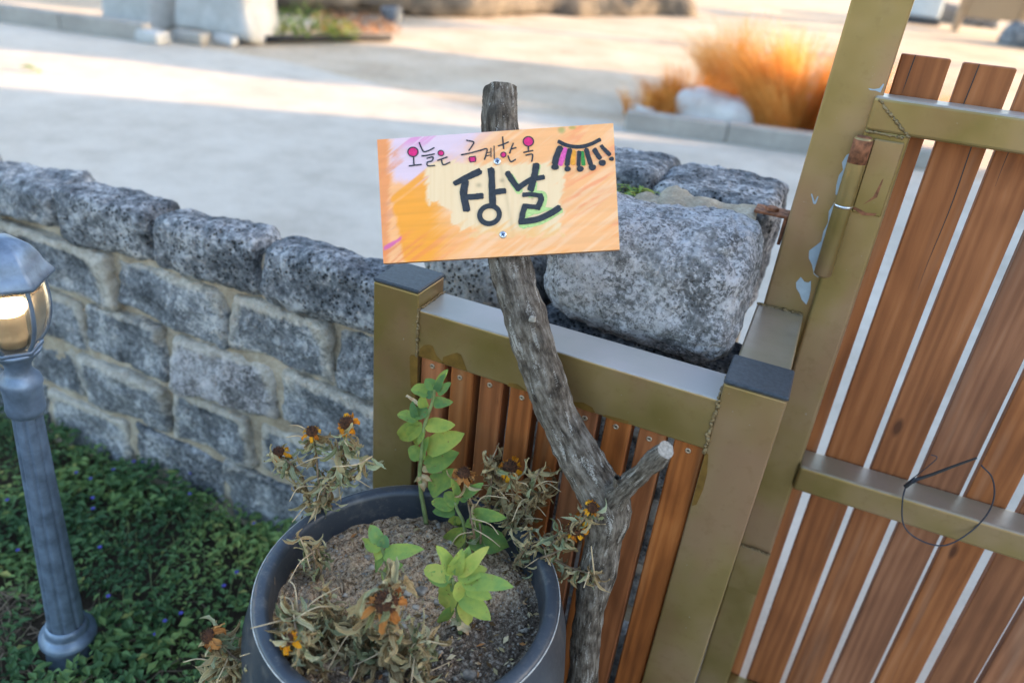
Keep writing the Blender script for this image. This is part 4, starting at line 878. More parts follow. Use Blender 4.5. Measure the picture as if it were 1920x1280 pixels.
def dead_plant(label, stems, zf, nleaf, seed, flowers=(), lsz=(.016, .030), mixg=.4, basepx=None, yoff=0., droop=.8, group=None, fy=0.):
    b0 = AZ(*zf(*stems[0][0]), SOIL); b0[2] = soil_h(b0[0], b0[1])[0]; t = thing('withered_plant', label, 'plant', b0, group); rg = np.random.default_rng(seed)
    paths = []
    for si, st_ in enumerate(stems):
        yj = b0[1] + yoff * si; first = AZ(*zf(*st_[0]), SOIL) if si == 0 or len(st_[0]) == 2 else None
        P = [AY(*zf(*q), b0[1] + yoff + rg.normal(0, .008)) for q in st_]; P[0] = AY(*zf(*st_[0]), b0[1])
        for q in P:
            if np.hypot(q[0] - PC[0], q[1] - PC[1]) < .17: q[2] = max(q[2], soil_h(q[0], q[1])[0] + .002)
        C = catmull(P, 8); paths.append(C); wobj('stem', *tube(C, np.linspace(.0019, .0011, len(C)), 6), 'deadstem', t)
    allp = np.concatenate([p[max(1, len(p) // 6):] for p in paths])
    for i in range(max(4, nleaf // 14)):      # bare straw stalks
        p0 = allp[rg.integers(len(allp))]; l_ = rg.uniform(.025, .06); d_ = rg.normal(0, 1, 3); d_[2] = d_[2] * .6 + .1; d_ /= np.linalg.norm(d_); e_ = p0 + d_ * l_
        if np.hypot(e_[0] - PC[0], e_[1] - PC[1]) < .172: e_[2] = max(e_[2], SOIL + .004)
        wobj('stalk', *tube(catmull([p0, (p0 + e_) / 2 + rg.normal(0, .004, 3) + np.array([0, 0, .004]), e_ - np.array([0, 0, l_ * .12])], 4), np.linspace(.0011, .0006, 9), 5), 'strawpale', t)
    for i in range(nleaf):
        p0 = allp[rg.integers(len(allp))]; L = rg.uniform(*lsz); d_ = rg.normal(0, 1, 3); d_[2] = d_[2] * .6 - droop * rg.uniform(0, 1.6); d_ /= np.linalg.norm(d_)
        tip = p0 + d_ * L
        if np.hypot(tip[0] - PC[0], tip[1] - PC[1]) < .172 and tip[2] < SOIL + .002: d_[2] = abs(d_[2]) * .3; d_ /= np.linalg.norm(d_)
        nr = rg.normal(0, 1, 3) + TOCAM * .6; M3, _ = place(None, (0, 0, 0), d_, nr); mt = 'deadgreen' if rg.uniform() < mixg else 'dead'
        mw = Matrix([[float(M3[a_][b_] * L) for b_ in range(3)] + [float((p0 - b0)[a_])] for a_ in range(3)] + [[0, 0, 0, 1]])
        link('leaf', POOL[rg.integers(len(POOL))][mt], t, mw=mw)
    for k, (q, r_, kind, upd, np_) in enumerate(flowers):
        c = AY(*zf(*q), b0[1] + yoff - fy); flower(t, c, upd, r_, kind, seed * 10 + k, np_)
    return t
dead_plant('withered grey plant with three brown and yellow flower heads hanging over the pot rim', [[(840, 1240), (800, 1040), (745, 850), (650, 750), (585, 700)], [(850, 1200), (870, 960), (850, 680), (822, 540)], [(860, 1180), (950, 900), (1060, 680), (1082, 500)], [(860, 1180), (1000, 900), (1150, 780), (1270, 700)], [(850, 1220), (880, 1060), (930, 920), (1010, 780), (1010, 600)]], zz3, 230, 1,
           [((575, 680), .0085, 'petal', (-.4, -.3, .8), 8), ((820, 520), .0075, 'petal', (.1, -.2, .9), 7), ((1083, 455), .0085, 'petal', (.05, -.55, .8), 9)], mixg=.36, lsz=(.018, .040))
dead_plant('withered brown plant with a dark seed head beside the branch', [(lambda: [(930, 1215), (935, 1000), (925, 850), (912, 730)])(), [(1000, 1180), (1040, 950), (1075, 800), (1112, 705)], [(940, 1200), (1000, 1000), (1060, 900), (1150, 850)], [(930, 1200), (890, 1000), (850, 850), (800, 680), (790, 630)], [(760, 1240), (770, 1000), (785, 820), (792, 690)]], zz4, 230, 2,
           [((912, 700), .0098, 'petal', (.1, -.55, .75), 8)], mixg=.12, lsz=(.018, .040))
dead_plant('dry plant with one rolled brown flower head and no petals', [[(690, 1250), (660, 1080), (625, 900), (606, 800), (600, 760)], [(710, 1250), (715, 1120), (690, 1000), (640, 900)]], zz4, 20, 3, [((602, 742), .0085, 'drypetal', (0, -.1, 1), 16)], lsz=(.016, .034), mixg=.2, droop=1.6)
dead_plant('withered plant with three yellow drooping flowers lying against the branch', [[(960, 620), (1080, 520), (1200, 470), (1280, 430)], [(980, 620), (1150, 520), (1290, 420), (1365, 330)], [(960, 640), (1030, 640), (1090, 620)], [(1000, 620), (1130, 600), (1250, 650), (1380, 690)], [(960, 620), (1000, 540), (1030, 430)], [(980, 630), (1080, 600), (1180, 560), (1230, 500)]], zz8, 190, 4,
           [((1278, 435), .0095, 'petal', (-.15, -.8, .5), 9), ((1368, 325), .0065, 'petal', (.3, -.5, .7), 8), ((1085, 620), .0085, 'petal', (.05, -.85, .45), 9)], mixg=.4, yoff=-.012, lsz=(.018, .036))
dead_plant('flattened tangle of withered leaves with a tall brown cone flower in the soil', [[(1440, 1130), (1400, 950), (1380, 760)], [(1300, 1150), (1150, 1000), (1000, 880), (900, 800), (950, 620)], [(1340, 1180), (1100, 1130), (1100, 900), (1180, 830)], [(1350, 1150), (1500, 1000), (1680, 960)], [(1300, 1200), (1000, 1240), (800, 1200)], [(1400, 1200), (1550, 1080), (1660, 1000)], [(1350, 1180), (1260, 1260), (1150, 1330)], [(1320, 1150), (1250, 900), (1300, 640), (1480, 540)]], zz5, 300, 5,
           [((1380, 680), .0125, 'drypetal', (.05, -.35, .9), 10)], fy=.022, mixg=.22, droop=.35, lsz=(.022, .046))
dead_plant('withered plant drooping over the front rim with one bright yellow flower', [[(900, 1180), (800, 1050), (720, 950), (690, 800), (730, 770)], [(900, 1180), (760, 1080), (680, 1000), (640, 960)], [(880, 1200), (700, 1180), (560, 1080), (500, 1020)], [(880, 1210), (650, 1230), (500, 1260), (420, 1290)], [(880, 1200), (780, 1240), (720, 1300)]], zz5, 290, 6,
           [((640, 955), .0070, 'petal', (-.2, -.5, .8), 10)], fy=.028, mixg=.2, lsz=(.020, .044))
dead_plant('withered stalk reaching outside the pot with an orange shrivelled flower', [[(760, 1200), (560, 1130), (400, 1110), (260, 1100), (160, 1010), (80, 940)], [(760, 1210), (500, 1180), (300, 1180), (150, 1140), (60, 1230)], [(700, 1220), (450, 1230), (250, 1250), (120, 1240)]], zz5, 230, 7,
           [((58, 930), .0085, 'drypetal', (-.6, -.5, .6), 16)], fy=.01, mixg=.12, lsz=(.020, .044))
dead_plant('mat of tan withered stalks pressed along the front of the soil', [[(1500, 1240), (1250, 1300), (1000, 1330), (750, 1320)], [(1450, 1260), (1600, 1330), (1750, 1330)], [(1300, 1290), (1100, 1240), (900, 1290), (700, 1340)], [(1350, 1300), (1200, 1400), (900, 1420)]], zz5, 170, 9, mixg=.2, droop=.25, lsz=(.022, .046))
dead_plant('small shrivelled plant just inside the left rim', [[(860, 520), (850, 400), (820, 300), (760, 230), (720, 180)], [(860, 510), (890, 420), (870, 300), (830, 240)], [(850, 520), (800, 490), (760, 450)]], zz5, 45, 8, mixg=.3, lsz=(.018, .036))
for i, (q0, q1) in enumerate((((1040, 600), (980, 450)), ((1060, 600), (1030, 480)), ((520, 620), (540, 490)), ((1520, 1290), (1640, 1190)), ((1480, 330), (1640, 235)))):
    p0 = AZ(*zz5(*q0), SOIL + .004); p1 = AY(*zz5(*q1), p0[1]); tw = wobj('dry_twig', *tube([p0, (p0 + p1) / 2 + .001, p1], [.0012, .0011, .0008], 6), 'straw')
    tag(tw, ['long pale twig leaning above the withered tangle', 'short orange twig next to the long pale twig', 'curved grey twig close to the left rim of the pot', 'white twig sticking out of the front tangle', 'brown twig lying beside the small pale sprout'][i], 'twig', 'loose twigs in the pot')

# ================================================================= GARDEN LAMP
LB = AZ(137, 1236, 0); LT = AY(50, 725, LB[1]); ax = LT - LB; lean = math.atan2(ax[0], ax[2]) - .017
lamp = thing('garden_lamp', 'grey blue metal garden lamp with fluted post and lit lantern', 'lamp', LB)
lamp.rotation_euler = (0, lean, 0)
def lobj(name, V, F, mat, par=None, **k):
    me = mesh(name, V, F, mat, **k); return link(name, me, par or lamp)
S = .66
lobj('base', *lathe([(.0, 0), (.041, 0), (.042, .03), (.041, .062), (.044, .068), (.0485, .076), (.0475, .086), (.038, .093), (.035, .098), (.0365, .104), (.035, .112), (.031, .116)], 40), 'lampmetal')
def flute(r, z, a): return r * (1 - .11 * max(0, math.cos(a * 8)) ** 3)
lobj('post', *lathe([(.0305, .11), (.0295, .14), (.0265, .3), (.0232, .46), (.0205, .612)], 96, rad=flute), 'lampmetal')
lobj('collar', *lathe([(.0215, .606), (.0255, .610), (.027, .618), (.026, .628), (.0265, .655), (.029, .664), (.0275, .672), (.021, .680), (.0165, .690), (.019, .702), (.028, .714), (.034, .722), (.035, .727), (.0, .727)], 40), 'lampmetal')
gprof = [(.032, .732), (.043, .752), (.0505, .780), (.0525, .806), (.051, .832), (.049, .848)]
def hexr(r, z, a): k_ = ((a / (math.pi / 3)) % 1 - .5) * math.pi / 3; return r * math.cos(math.pi / 6) / math.cos(k_) * 1.06
glass = lobj('glass_globe', *lathe(gprof + [(r - .002, z) for r, z in gprof[::-1]], 48, rad=hexr), 'glass')
for k_ in range(6):
    a_ = k_ * math.pi / 3; P = [(r * 1.075 * math.cos(a_), r * 1.075 * math.sin(a_), z) for r, z in [(.034, .726)] + gprof]
    lobj('cage_bar', *tube(catmull(P, 4), .0034, 8), 'lampmetal')
for z_, r_ in ((.730, .036), (.851, .053)): lobj('cage_ring', *lathe([(r_ - .004, z_ - .0035), (r_ + .002, z_ - .0035), (r_ + .002, z_ + .0035), (r_ - .004, z_ + .0035), (r_ - .004, z_ - .0035)], 48, rad=hexr), 'lampmetal')
def hexroof(r, z, a): k_ = ((a / (math.pi / 3)) % 1 - .5) * math.pi / 3; return r * (.86 + .14 * (math.cos(math.pi / 6) / math.cos(k_) - .866) / .134) if r > .02 else r
lobj('roof', *lathe([(.050, .854), (.066, .852), (.0695, .855), (.069, .860), (.0615, .870), (.0555, .880), (.053, .887), (.049, .894), (.042, .904), (.030, .912), (.016, .917), (.0, .919)], 72, rad=hexroof), 'lampmetal')
lobj('socket', *lathe([(.0, .733), (.019, .733), (.021, .742), (.0225, .745), (.0235, .748), (.0225, .752), (.0215, .756), (.021, .788), (.023, .794)], 48, rad=lambda r, z, a: r * (1 - .04 * math.cos(a * 16)) if .755 < z < .79 else r), 'socket')
lobj('bulb', *lathe([(.023, .794), (.027, .800), (.029, .814), (.0275, .832), (.018, .844), (.0, .847)], 32), 'bulb')

for o_ in lamp.children:
    if o_.name.split('.')[0] in ('glass_globe', 'cage_bar', 'cage_ring', 'roof', 'socket', 'bulb'): o_.scale = (.92, .92, .90); o_.location.z = .0727

# ================================================================= GROUND COVER AND SMALL THINGS IN THE BED
def cover_h(x, y): return .055 + .045 * sstep(.62, .98, y) + .022 * fbm(np.c_[x * 7, y * 7, x * 0], 41, 3)
N = 23000
x = rng.uniform(-2.4, -.45, N); y = rng.uniform(.12, 1.0, N)
keep = (np.hypot(x - PC[0], y - PC[1]) > .20) & (np.hypot(x - LB[0], y - LB[1]) > .055) & (fbm(np.c_[x * 4.5, y * 4.5, x * 0], 77, 3) > -.8 + 1.1 * sstep(-.98, -1.15, x) * sstep(.66, .52, y))
x, y = x[keep], y[keep]; n_ = len(x); hh = cover_h(x, y); z = hh * rng.uniform(.1, 1.0, n_) ** .5
L = rng.uniform(.008, .022, n_) * (1 + .5 * (fbm(np.c_[x * 5, y * 5, x * 0], 99, 2) > .1)); az = rng.uniform(0, 6.283, n_); el = rng.uniform(-.45, .55, n_)
d = np.c_[np.cos(az) * np.cos(el), np.sin(az) * np.cos(el), np.sin(el)]; sd2 = np.c_[-np.sin(az), np.cos(az), rng.uniform(-.3, .3, n_)]; up = np.cross(d, sd2); 
b = np.c_[x, y, z]; wv = (L * rng.uniform(.42, .62, n_))[:, None]; Ln = L[:, None]
Vc = np.stack([b, b + d * Ln * .45 + sd2 * wv * .5 + up * wv * .18, b + d * Ln - up * Ln * .15, b + d * Ln * .45 - sd2 * wv * .5 + up * wv * .18], 1).reshape(-1, 3)
ix = np.arange(n_) * 4; Fc = np.stack([np.stack([ix, ix + 1, ix + 2], 1), np.stack([ix, ix + 2, ix + 3], 1)], 1).reshape(-1, 3)
tone = np.repeat(np.clip(.42 + .5 * fbm(np.c_[x * 9, y * 9, x * 0], 51, 3) + rng.normal(0, .14, n_) + .6 * (rng.uniform(0, 1, n_) < .03), 0, 1.3), 4)
o = link('ground_cover', mesh('ground_cover', Vc, Fc, 'gcover', smooth=False, attrs={'ltone': tone})); tag(o, 'dense low green ground cover leaves between the lamp and wall', 'ground cover', kind='stuff')
mb = MB()
for i in range(420):
    x_, y_ = rng.uniform(-2.2, -.55), rng.uniform(.42, .99)
    if math.hypot(x_ - PC[0], y_ - PC[1]) < .21 or math.hypot(x_ - LB[0], y_ - LB[1]) < .06: continue
    h_ = float(cover_h(np.array([x_]), np.array([y_]))[0]) * rng.uniform(.6, 1.05); l_ = rng.normal(0, .025, 2); mb.add(*tube([(x_, y_, .0), (x_ + l_[0] * .4, y_ + l_[1] * .4, h_ * .6), (x_ + l_[0], y_ + l_[1], h_)], [.0012, .001, .0006], 4, caps=False))
V, F = mb.get(); o = link('cover_stems', mesh('cover_stems', V, F, 'stem')); tag(o, 'thin green stems inside the low ground cover', 'ground cover', kind='stuff')
fl_px = [(360, 905), (255, 888), (145, 895), (175, 938), (175, 955), (28, 1012), (100, 1015), (445, 930), (497, 950), (478, 1000), (203, 1117), (338, 1142), (308, 1157), (188, 1028), (445, 1082), (420, 1100), (270, 892), (12, 932), (215, 890), (172, 907), (290, 1180), (358, 940)]
fm = []
for i, q in enumerate(fl_px):
    p = AZ(*q, .075); p[2] = float(cover_h(p[0:1], p[1:2])[0]) + .004; mb = MB()
    for k_ in range(5):
        an = k_ * 1.2566 + i; V, F, _ = leaf_mesh(.0048, .0046, fold=.2, curl=.3, seed=k_, ns=4); M3, _ = place(V, (0, 0, 0), (math.cos(an), math.sin(an), .35), (0, 0, 1)); mb.add(V @ M3.T, F)
    V, F = mb.get(); o = link('blue_flower', mesh('blue_flower', V, F, 'blueflower'), None, p); tag(o, 'tiny blue violet flower among the low green ground cover', 'flower', 'blue flowers in the ground cover')
mb = MB()
for i in range(230):   # dry stalks and litter round the lamp foot
    x_, y_ = LB[0] + rng.normal(-.04, .17), LB[1] + rng.normal(-.03, .075)
    if math.hypot(x_ - LB[0], y_ - LB[1]) < .06 or math.hypot(x_ - PC[0], y_ - PC[1]) < .21: continue
    a_ = rng.uniform(0, 6.28); l_ = rng.uniform(.03, .11); z_ = rng.uniform(.006, .035); P = [(x_, y_, z_), (x_ + l_ * .5 * math.cos(a_), y_ + l_ * .5 * math.sin(a_), z_ + rng.uniform(.0, .02)), (x_ + l_ * math.cos(a_ + .3), y_ + l_ * math.sin(a_ + .3), max(.004, z_ + rng.uniform(-.01, .015)))]
    if math.hypot(P[2][0] - LB[0], P[2][1] - LB[1]) < .055: continue
    mb.add(*tube(P, [.0016, .0014, .0008], 4, caps=False))
V, F = mb.get(); o = link('dry_litter', mesh('dry_litter', V, F, 'straw')); tag(o, 'dry brown stalks lying round the lamp foot', 'dry litter', kind='stuff')
# grass growing between the wall stones
mb = MB()
for i in range(90):
    x_ = rng.uniform(-.35, -.235); y_ = rng.uniform(1.185, 1.27); a_ = rng.uniform(0, 6.28); l_ = rng.uniform(.02, .05); V, F, _ = leaf_mesh(l_, rng.uniform(.003, .008), fold=.3, curl=rng.uniform(.2, .9), seed=i, ns=4); M3, _ = place(V, (0, 0, 0), (math.cos(a_), math.sin(a_), rng.uniform(.1, .7)), (0, 0, 1)); mb.add(V @ M3.T + np.array([x_, y_, .928 + rng.uniform(0, .02)]), F)
V, F = mb.get(); o = link('wall_weeds', mesh('wall_weeds', V, F, 'leaf', attrs={'ltone': np.repeat(rng.uniform(.3, 1.3, len(V) // 25 + 1), 25)[:len(V)]})); tag(o, 'small green and straw weeds growing on top of the wall', 'weeds', kind='stuff')

# ================================================================= BACKGROUND
MT['drygrass'] = mk_leaf('dry orange grass', [(.25, (.46, .17, .03)), (.45, (.72, .31, .06)), (.65, (.80, .42, .11)), (.9, (.84, .58, .26))], tr=.45, rough=.7)
def grass_clump(c, R0, Ht, n, seed, label):
    rg = np.random.default_rng(seed); t = np.linspace(0, 1, 5); V = []; F = []; tn = []
    tufts = [(rg.uniform(0, 6.283), R0 * math.sqrt(rg.uniform()), rg.uniform(.7, 1.08), rg.normal(0, .12, 2)) for _ in range(16)]
    for i in range(n):
        ta, tr_, th, tl = tufts[i % 16]; bx_ = tr_ * math.cos(ta) + rg.normal(0, R0 * .16); by_ = tr_ * math.sin(ta) + rg.normal(0, R0 * .16)
        a_ = math.atan2(by_, bx_); r_ = min(R0, math.hypot(bx_, by_)); b_ = np.array([r_ * math.cos(a_), r_ * math.sin(a_), 0]); h_ = Ht * 1.18 * th * (rg.uniform(.25, 1.0) ** .6) * (1 - .3 * (r_ / R0) ** 2); out = np.array([math.cos(a_), math.sin(a_), 0]) * rg.uniform(.05, .6) * h_ * (r_ / R0 + .25) + np.array([*(rg.normal(0, .06 * h_, 2) + tl * h_), 0])
        P = b_ + out * (t ** 2)[:, None] + np.array([0, 0, 1]) * (h_ * (t - .12 * t * t))[:, None]; sw = np.array([-math.sin(a_ + 1), math.cos(a_ + 1), 0]) * .004 * rg.uniform(.7, 1.5); k = len(V) // 1
        wv = (1 - t * .75)[:, None] * sw; base_i = 10 * i; V.append(np.r_[P - wv, P + wv]); F += [[base_i + j, base_i + j + 1, base_i + 6 + j, base_i + 5 + j] for j in range(4)]; tn += [rg.uniform(.1, 1.0)] * 10
    V = np.concatenate(V); o = link('grass_clump', mesh('grass_clump', V, F, 'drygrass', smooth=False, attrs={'ltone': np.array(tn)}), None, c); tag(o, label, 'grass'); return o
def _fast(): pass
cl = [((1222, 208), .26, .30, 500, 'lowest orange dry grass tuft at the kerb end'), ((1285, 205), .36, .52, 1500, 'low left orange dry grass clump beside the white rock'), ((1395, 195), .38, .92, 2600, 'tall orange dry grass clump behind the white rock'), ((1488, 247), .36, .95, 3000, 'tall orange dry grass clump between white rock and gate post'), ((1625, 262), .38, .85, 1400, 'orange dry grass clump behind the tall gate post')]
for i, (q, R0, Ht, n_, lb) in enumerate(cl):
    p = AZ(*q, .05); grass_clump((p[0], p[1], 0), R0, Ht, n_, 60 + i, lb)
p = AZ(1345, 222, .05); o = stone
def far_rock(name, c, h, seed, mat, label, cat='rock', group=None, **k):
    V, F, N_, P_ = rock(*h, seed, res=min(h) / 5, **k); o = link(name, mesh(name, V, F, mat, attrs={'smear': np.zeros(len(V))}), None, (c[0], c[1], c[2])); tag(o, label, cat, group); return o
far_rock('white_rock', (p[0], p[1], .11), (.38, .22, .14), 201, 'whiterock', 'broad white rock in front of the orange dry grass', r=.1, amp=.05, skew=.03, fr=3)
p = AZ(1515, 235, .05); far_rock('white_rock', (p[0] + .02, p[1] - .12, .16), (.16, .14, .17), 202, 'whiterock', 'smaller white rock partly hidden behind the tall gate post', r=.08, amp=.04, skew=.02, fr=3)
p = AZ(1200, 205, .05); far_rock('white_rock', (p[0], p[1], .03), (.12, .1, .06), 203, 'whiterock', 'small low pale rock at the kerb end', r=.04, amp=.03, skew=.02, fr=3)
# pale blocks, left background
p0, p1 = AZ(180, 42, 0), AZ(300, 52, 0); c = (p0 + p1) / 2; far_rock('pale_block', (c[0], c[1] + .3, .38), (.42, .3, .42), 211, 'paleblock', 'squarish pale stone block beside the long kerb', 'stone block', r=.06, amp=.03, skew=.03, fr=2)
p0, p1 = AZ(322, 72, 0), AZ(490, 72, 0); c = (p0 + p1) / 2; far_rock('pale_block', (c[0] - .12, c[1] + .3, .52), (.48, .32, .56), 212, 'paleblock', 'large pale stone block beside the green border plants', 'stone block', r=.08, amp=.04, skew=.06, fr=2)
for i, (q, s3, mt, lb) in enumerate((((285, 78), (.16, .10, .07), 'paleblock', 'low pale green edging stone at the kerb end'), ((358, 78), (.22, .08, .06), 'kerb', 'low blue grey edging stone under the large pale block'), ((425, 82), (.14, .08, .05), 'paleblock', 'low tan edging stone beside the border plants'))):
    p = AZ(*q, 0); far_rock('edging_stone', (p[0], p[1], s3[2] * .8), s3, 220 + i, mt, lb, 'stone', r=.03, amp=.01, skew=.01, fr=4)
# green border plants
MT['border'] = mk_leaf('border plant leaf', [(.22, (.08, .16, .03)), (.45, (.17, .29, .05)), (.65, (.32, .42, .07)), (.9, (.6, .48, .08))], tr=.3)
def bush(c, rad, ht, n, seed, mat, label, cat='plant', leaf=(.05, .10), group=None):
    rg = np.random.default_rng(seed); t = thing('border_plant' if mat == 'border' else 'leafy_bush', label, cat, c, group); mb = MB(); tn = []
    for i in range(n):
        a_ = rg.uniform(0, 6.283); r_ = rad * math.sqrt(rg.uniform()); z_ = ht * rg.uniform(.1, 1) * (1 - .5 * (r_ / rad) ** 2); L_ = rg.uniform(*leaf); V, F, tt = leaf_mesh(L_, L_ * .4, fold=.3, curl=.5, seed=i % 7, ns=3); M3, _ = place(V, (0, 0, 0), (math.cos(a_), math.sin(a_), rg.uniform(-.1, 1.)), (0, 0, 1)); mb.add(V @ M3.T + np.array([r_ * math.cos(a_), r_ * math.sin(a_), z_]), F); tn += [rg.uniform(0, 1)] * len(V)
    V, F = mb.get(); link('crown', mesh('crown', V, F, mat, attrs={'ltone': np.array(tn)}), t)
    mb = MB()
    for i in range(7): a_ = rg.uniform(0, 6.28); mb.add(*tube([(0, 0, 0), (rad * .3 * math.cos(a_), rad * .3 * math.sin(a_), ht * .4), (rad * .5 * math.cos(a_), rad * .5 * math.sin(a_), ht * .7)], [.012, .008, .004], 5))
    V, F = mb.get(); link('stems', mesh('stems', V, F, 'stem'), t); return t
for i, (q, r_, h_, lb) in enumerate((((512, 72), .30, .28, 'low dark green border plant beside the large pale block'), ((562, 74), .38, .46, 'tallest bright green border plant by the road'), ((618, 74), .28, .24, 'small spreading green border plant near the brown litter'))):
    p = AZ(*q, 0); bush((p[0], p[1] + .15, 0), r_, h_, 260, 80 + i, 'border', lb, group=None)
p0, p1 = AZ(500, 80, 0), AZ(735, 76, 0); d_ = (p1 - p0); Pb = [p0 + d_ * t_ + np.array([0, .05 * math.sin(t_ * 5), .035]) for t_ in np.linspace(0, 1, 9)]
V, F = tube(Pb, .045, 8); o = link('bed_edging', mesh('bed_edging', V, F, mat_simple('black edging', (.012, .012, .014), .8))); tag(o, 'black rounded edging along the front of the border plants', 'edging')
MT['litterleaf'] = mk_leaf('rust leaf litter', [(.2, (.25, .10, .04)), (.5, (.45, .22, .10)), (.8, (.55, .38, .22))], tr=.2)
mb = MB(); tn = []
for i in range(420):
    q = (rng.uniform(590, 745), rng.uniform(28, 66)); p = AZ(*q, .02); L_ = rng.uniform(.06, .13); a_ = rng.uniform(0, 6.28); V, F, _ = leaf_mesh(L_, L_ * .55, fold=.4, curl=.6, seed=i % 9, ns=3); M3, _ = place(V, (0, 0, 0), (math.cos(a_), math.sin(a_), rng.uniform(0, .6)), (0, 0, 1)); mb.add(V @ M3.T + p + np.array([0, 0, rng.uniform(0, .08)]), F); tn += [rng.uniform(0, 1)] * len(V)
V, F = mb.get(); o = link('leaf_litter', mesh('leaf_litter', V, F, 'litterleaf', attrs={'ltone': np.array(tn)})); tag(o, 'rust brown leaf litter heaped behind the black edging', 'leaf litter', kind='stuff')
p = AZ(735, 42, .0); far_rock('dark_rock', (p[0], p[1], .1), (.16, .14, .13), 231, 'basalt', 'small dark rock at the end of the leaf litter', r=.06, amp=.03, skew=.03, fr=3)
# gravel mound
p0, p1 = AZ(640, 22, 0), AZ(1160, 40, 0); c = (p0 + p1) / 2 + np.array([0, .1, 0]); V, F, N_, P_ = rock(5.2, 1.0, .5, 240, res=.16, r=.5, amp=.2, skew=.25, fine=.06, fr=.9)
an = math.atan2(p1[1] - p0[1], p1[0] - p0[0]); V = np.c_[V[:, 0] * math.cos(an) - V[:, 1] * math.sin(an), V[:, 0] * math.sin(an) + V[:, 1] * math.cos(an), V[:, 2]]
o = link('gravel_mound', mesh('gravel_mound', V, F, 'gravel'), None, (c[0], c[1], float(ground_z(0, c[1])) + .05)); o['kind'] = 'structure'
dd = (p1 - p0)
for i in range(26):
    t_ = rng.uniform(0, 1); p = p0 + dd * t_ + np.array([rng.normal(0, .1), rng.uniform(-.35, .4), 0]); s_ = rng.uniform(.06, .16); gz = float(ground_z(0, p[1]))
    V, F, _, _ = rock(s_ * 1.2, s_, s_ * .8, 260 + i, res=s_ / 2.5, r=s_ * .5, amp=s_ * .2, skew=s_ * .15, fine=0); o = link('mound_rock', mesh('mound_rock', V, F, 'gravel' if i % 3 else 'litterleaf', attrs={'ltone': np.full(len(V), .4), 'smear': np.zeros(len(V))}), None, (p[0], p[1], gz + s_ * .4)); tag(o, 'loose rock at the foot of the grey gravel mound', 'rock', 'rocks along the gravel mound')
# fallen leaf on the road
p = AZ(38, 128, .016); V, F, tn = leaf_mesh(.16, .07, fold=.3, curl=.25, wav=.1, seed=3); o = link('fallen_leaf', mesh('fallen_leaf', V, F, 'border', attrs={'ltone': tn}), None, (p[0], p[1], .03)); o.rotation_euler = (0, 0, R(-60)); tag(o, 'single green leaf lying in the sunlit strip of road', 'leaf')
# far right: board on two posts, pale box and dark bank
def far(px, py, dist):   # on the rising ground at the given depth
    d = ray(px, py); d = d / d[1]; y_ = dist; return np.array([d[0] * y_, y_, float(ground_z(0, y_))])
fb = far(1855, 40, 24.); t = thing('board_on_posts', 'brown board carried by two pale wooden posts beyond the gate', 'notice board', fb)
MT['palewood'] = mat_wood('pale timber', [(.35, .22, .12), (.45, .30, .17), (.52, .36, .22), (.6, .44, .3)]); MT['tan'] = mat_simple('tan board', (.36, .26, .16), .7)
for s_ in (-.72, .72): wobj('post', *bevbox(fb[0] + s_ - .09, fb[0] + s_ + .09, fb[1] - .09, fb[1] + .09, fb[2] - .05, fb[2] + 2., .01), 'palewood', t, smooth=False)
wobj('panel', *bevbox(fb[0] - .625, fb[0] + .625, fb[1] - .03, fb[1] + .03, fb[2] + .35, fb[2] + 1.9, .01), 'tan', t, smooth=False)
fb2 = far(1730, 25, 25.); t = thing('pale_crate', 'pale blue crate beyond the gate with a dark base', 'crate', fb2)
wobj('box', *bevbox(fb2[0] - .55, fb2[0] + .45, fb2[1], fb2[1] + .8, fb2[2] + .16, fb2[2] + .9, .03), mat_simple('pale blue box', (.45, .55, .62), .6), t, smooth=False)
wobj('skid', *bevbox(fb2[0] - .6, fb2[0] + .5, fb2[1] - .05, fb2[1] + .8, fb2[2] - .02, fb2[2] + .155, .01), 'cap', t, smooth=False)
fb3 = far(1790, 20, 27.); far_rock('dark_rock', (fb3[0] + .3, fb3[1], fb3[2] + .1), (.9, .4, .3), 233, 'basalt', 'long dark boulder between the pale crate and the board', r=.2, amp=.08, skew=.08, fr=1.5)
fb4 = far(1915, 50, 22.); far_rock('dark_rock', (fb4[0] + .25, fb4[1], fb4[2] + .1), (.5, .4, .3), 234, 'basalt', 'dark boulder right of the board on posts', r=.2, amp=.08, skew=.08, fr=1.5)

# ---------------------------------------------------------------- added only to throw the shade: house and trees to the right, outside the view
SD = np.array([math.cos(R(SUN_AZ)), math.sin(R(SUN_AZ))]); SN = np.array([-SD[1], SD[0]])
def sn(s, n_): q = SD * s + SN * n_; return q
MT['render'] = mat_simple('pale house render', (.6, .57, .52), .9, var=.08, sc=4); MT['roof'] = mat_simple('grey roof', (.12, .12, .13), .8)
MT['darkglass'] = mat_simple('window glass', (.03, .035, .04), .1)
cn = sn(11.5, 6.02); hs = thing('blocker_house', 'added unseen pale rendered house with a flat grey roof to the right of the gate', 'blocker_house', (cn[0], cn[1], 0))  # unseen, added to keep the sun off the foreground
def sbox(s0, s1, n0, n1, z0, z1):
    V, F = bevbox(s0, s1, n0, n1, z0, z1, .01); W = V[:, :1] * SD + V[:, 1:2] * SN; return np.c_[W, V[:, 2]], F
wobj('wall', *sbox(11.5, 18, -9, 6.02, 0, 5.4), 'render', hs, smooth=False)
wobj('roof', *sbox(11.3, 18.2, -9.2, 6.05, 5.41, 5.6), 'roof', hs, smooth=False)
for k_ in range(4):
    wn_ = wobj('window', *sbox(11.46, 11.52, -7.5 + k_ * 3.4, -6.1 + k_ * 3.4, 1.0, 2.3), 'palewood', hs, smooth=False); wobj('pane', *sbox(11.44, 11.455, -7.4 + k_ * 3.4, -6.2 + k_ * 3.4, 1.1, 2.2), 'darkglass', hs, smooth=False)
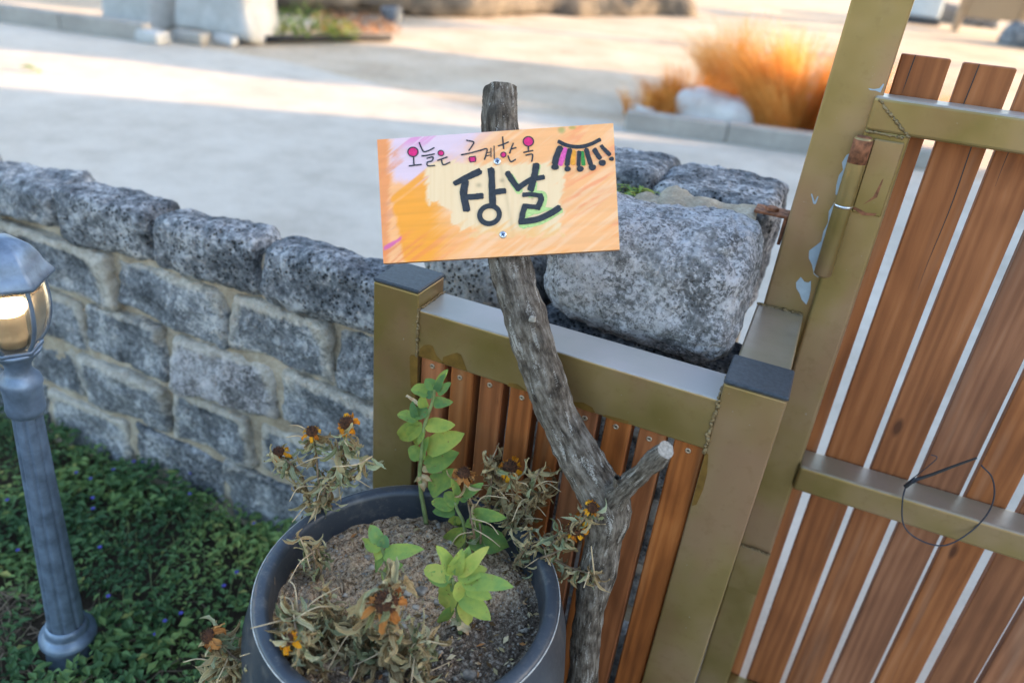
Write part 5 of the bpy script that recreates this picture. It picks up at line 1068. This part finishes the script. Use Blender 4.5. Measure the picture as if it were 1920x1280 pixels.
MT['treeleaf'] = mk_leaf('tree leaf', [(.2, (.03, .07, .02)), (.5, (.06, .12, .03)), (.8, (.12, .17, .05))], tr=.2)
def tree(s, n0, cz, rad, n, seed, label):  # unseen crowns, added and sized for the shadows they cast on the road
    q = sn(s, n0); gz = 0; t = thing('blocker_tree', label, 'tree', (q[0], q[1], gz)); rg = np.random.default_rng(seed)
    d = rg.normal(0, 1, (n, 3)); d /= np.linalg.norm(d, axis=1)[:, None]; r_ = rg.uniform(.25, 1, n) ** .45; lump = 1 + .22 * fbm(d * 2.2 + seed, seed, 3)
    c = d * (r_ * lump)[:, None] * np.array(rad) + np.array([0, 0, cz]); L = rg.uniform(.14, .26, n)[:, None]; a_ = rg.normal(0, 1, (n, 3)); a_ /= np.linalg.norm(a_, axis=1)[:, None]; b_ = np.cross(a_, rg.normal(0, 1, (n, 3))); b_ /= np.linalg.norm(b_, axis=1)[:, None]
    V = np.stack([c - a_ * L * .6, c + b_ * L * .38, c + a_ * L * .6, c - b_ * L * .38], 1).reshape(-1, 3); ang = R(SUN_AZ); V[:, :2] = V[:, :1] * SD + V[:, 1:2] * SN
    i4 = np.arange(n) * 4; link('crown', mesh('crown', V, np.stack([i4, i4 + 1, i4 + 2, i4 + 3], 1), 'treeleaf', smooth=False, attrs={'ltone': np.repeat(rg.uniform(0, 1, n), 4)}), t)
    link('trunk', mesh('trunk', *tube([(0, 0, -.05), (.05, 0, cz * .5), (0, .05, cz)], [.16, .12, .06], 10), 'deadstem'), t)
    for k_ in range(5):
        an = k_ * 1.26; e_ = np.array([rad[0] * .6 * math.cos(an), rad[1] * .6 * math.sin(an), cz + rad[2] * .3]); link('limb', mesh('limb', *tube([(0, 0, cz * .7), e_ * .5 + np.array([0, 0, cz * .42]), e_], [.06, .04, .02], 7), 'deadstem'), t)
tree(13.2, 8.85, 4.0, (3.0, 1.42, 1.25), 9500, 1, 'added unseen round broadleaf tree standing just past the house corner')
tree(15.5, 17.6, 5.6, (3.4, 2.4, 1.9), 9000, 3, 'third unseen broadleaf tree added for shading the gravel mound')
tree(15.5, 13.2, 6.2, (3.2, 2.1, 1.9), 8000, 2, 'added unseen large broadleaf tree behind the round one beyond the house')
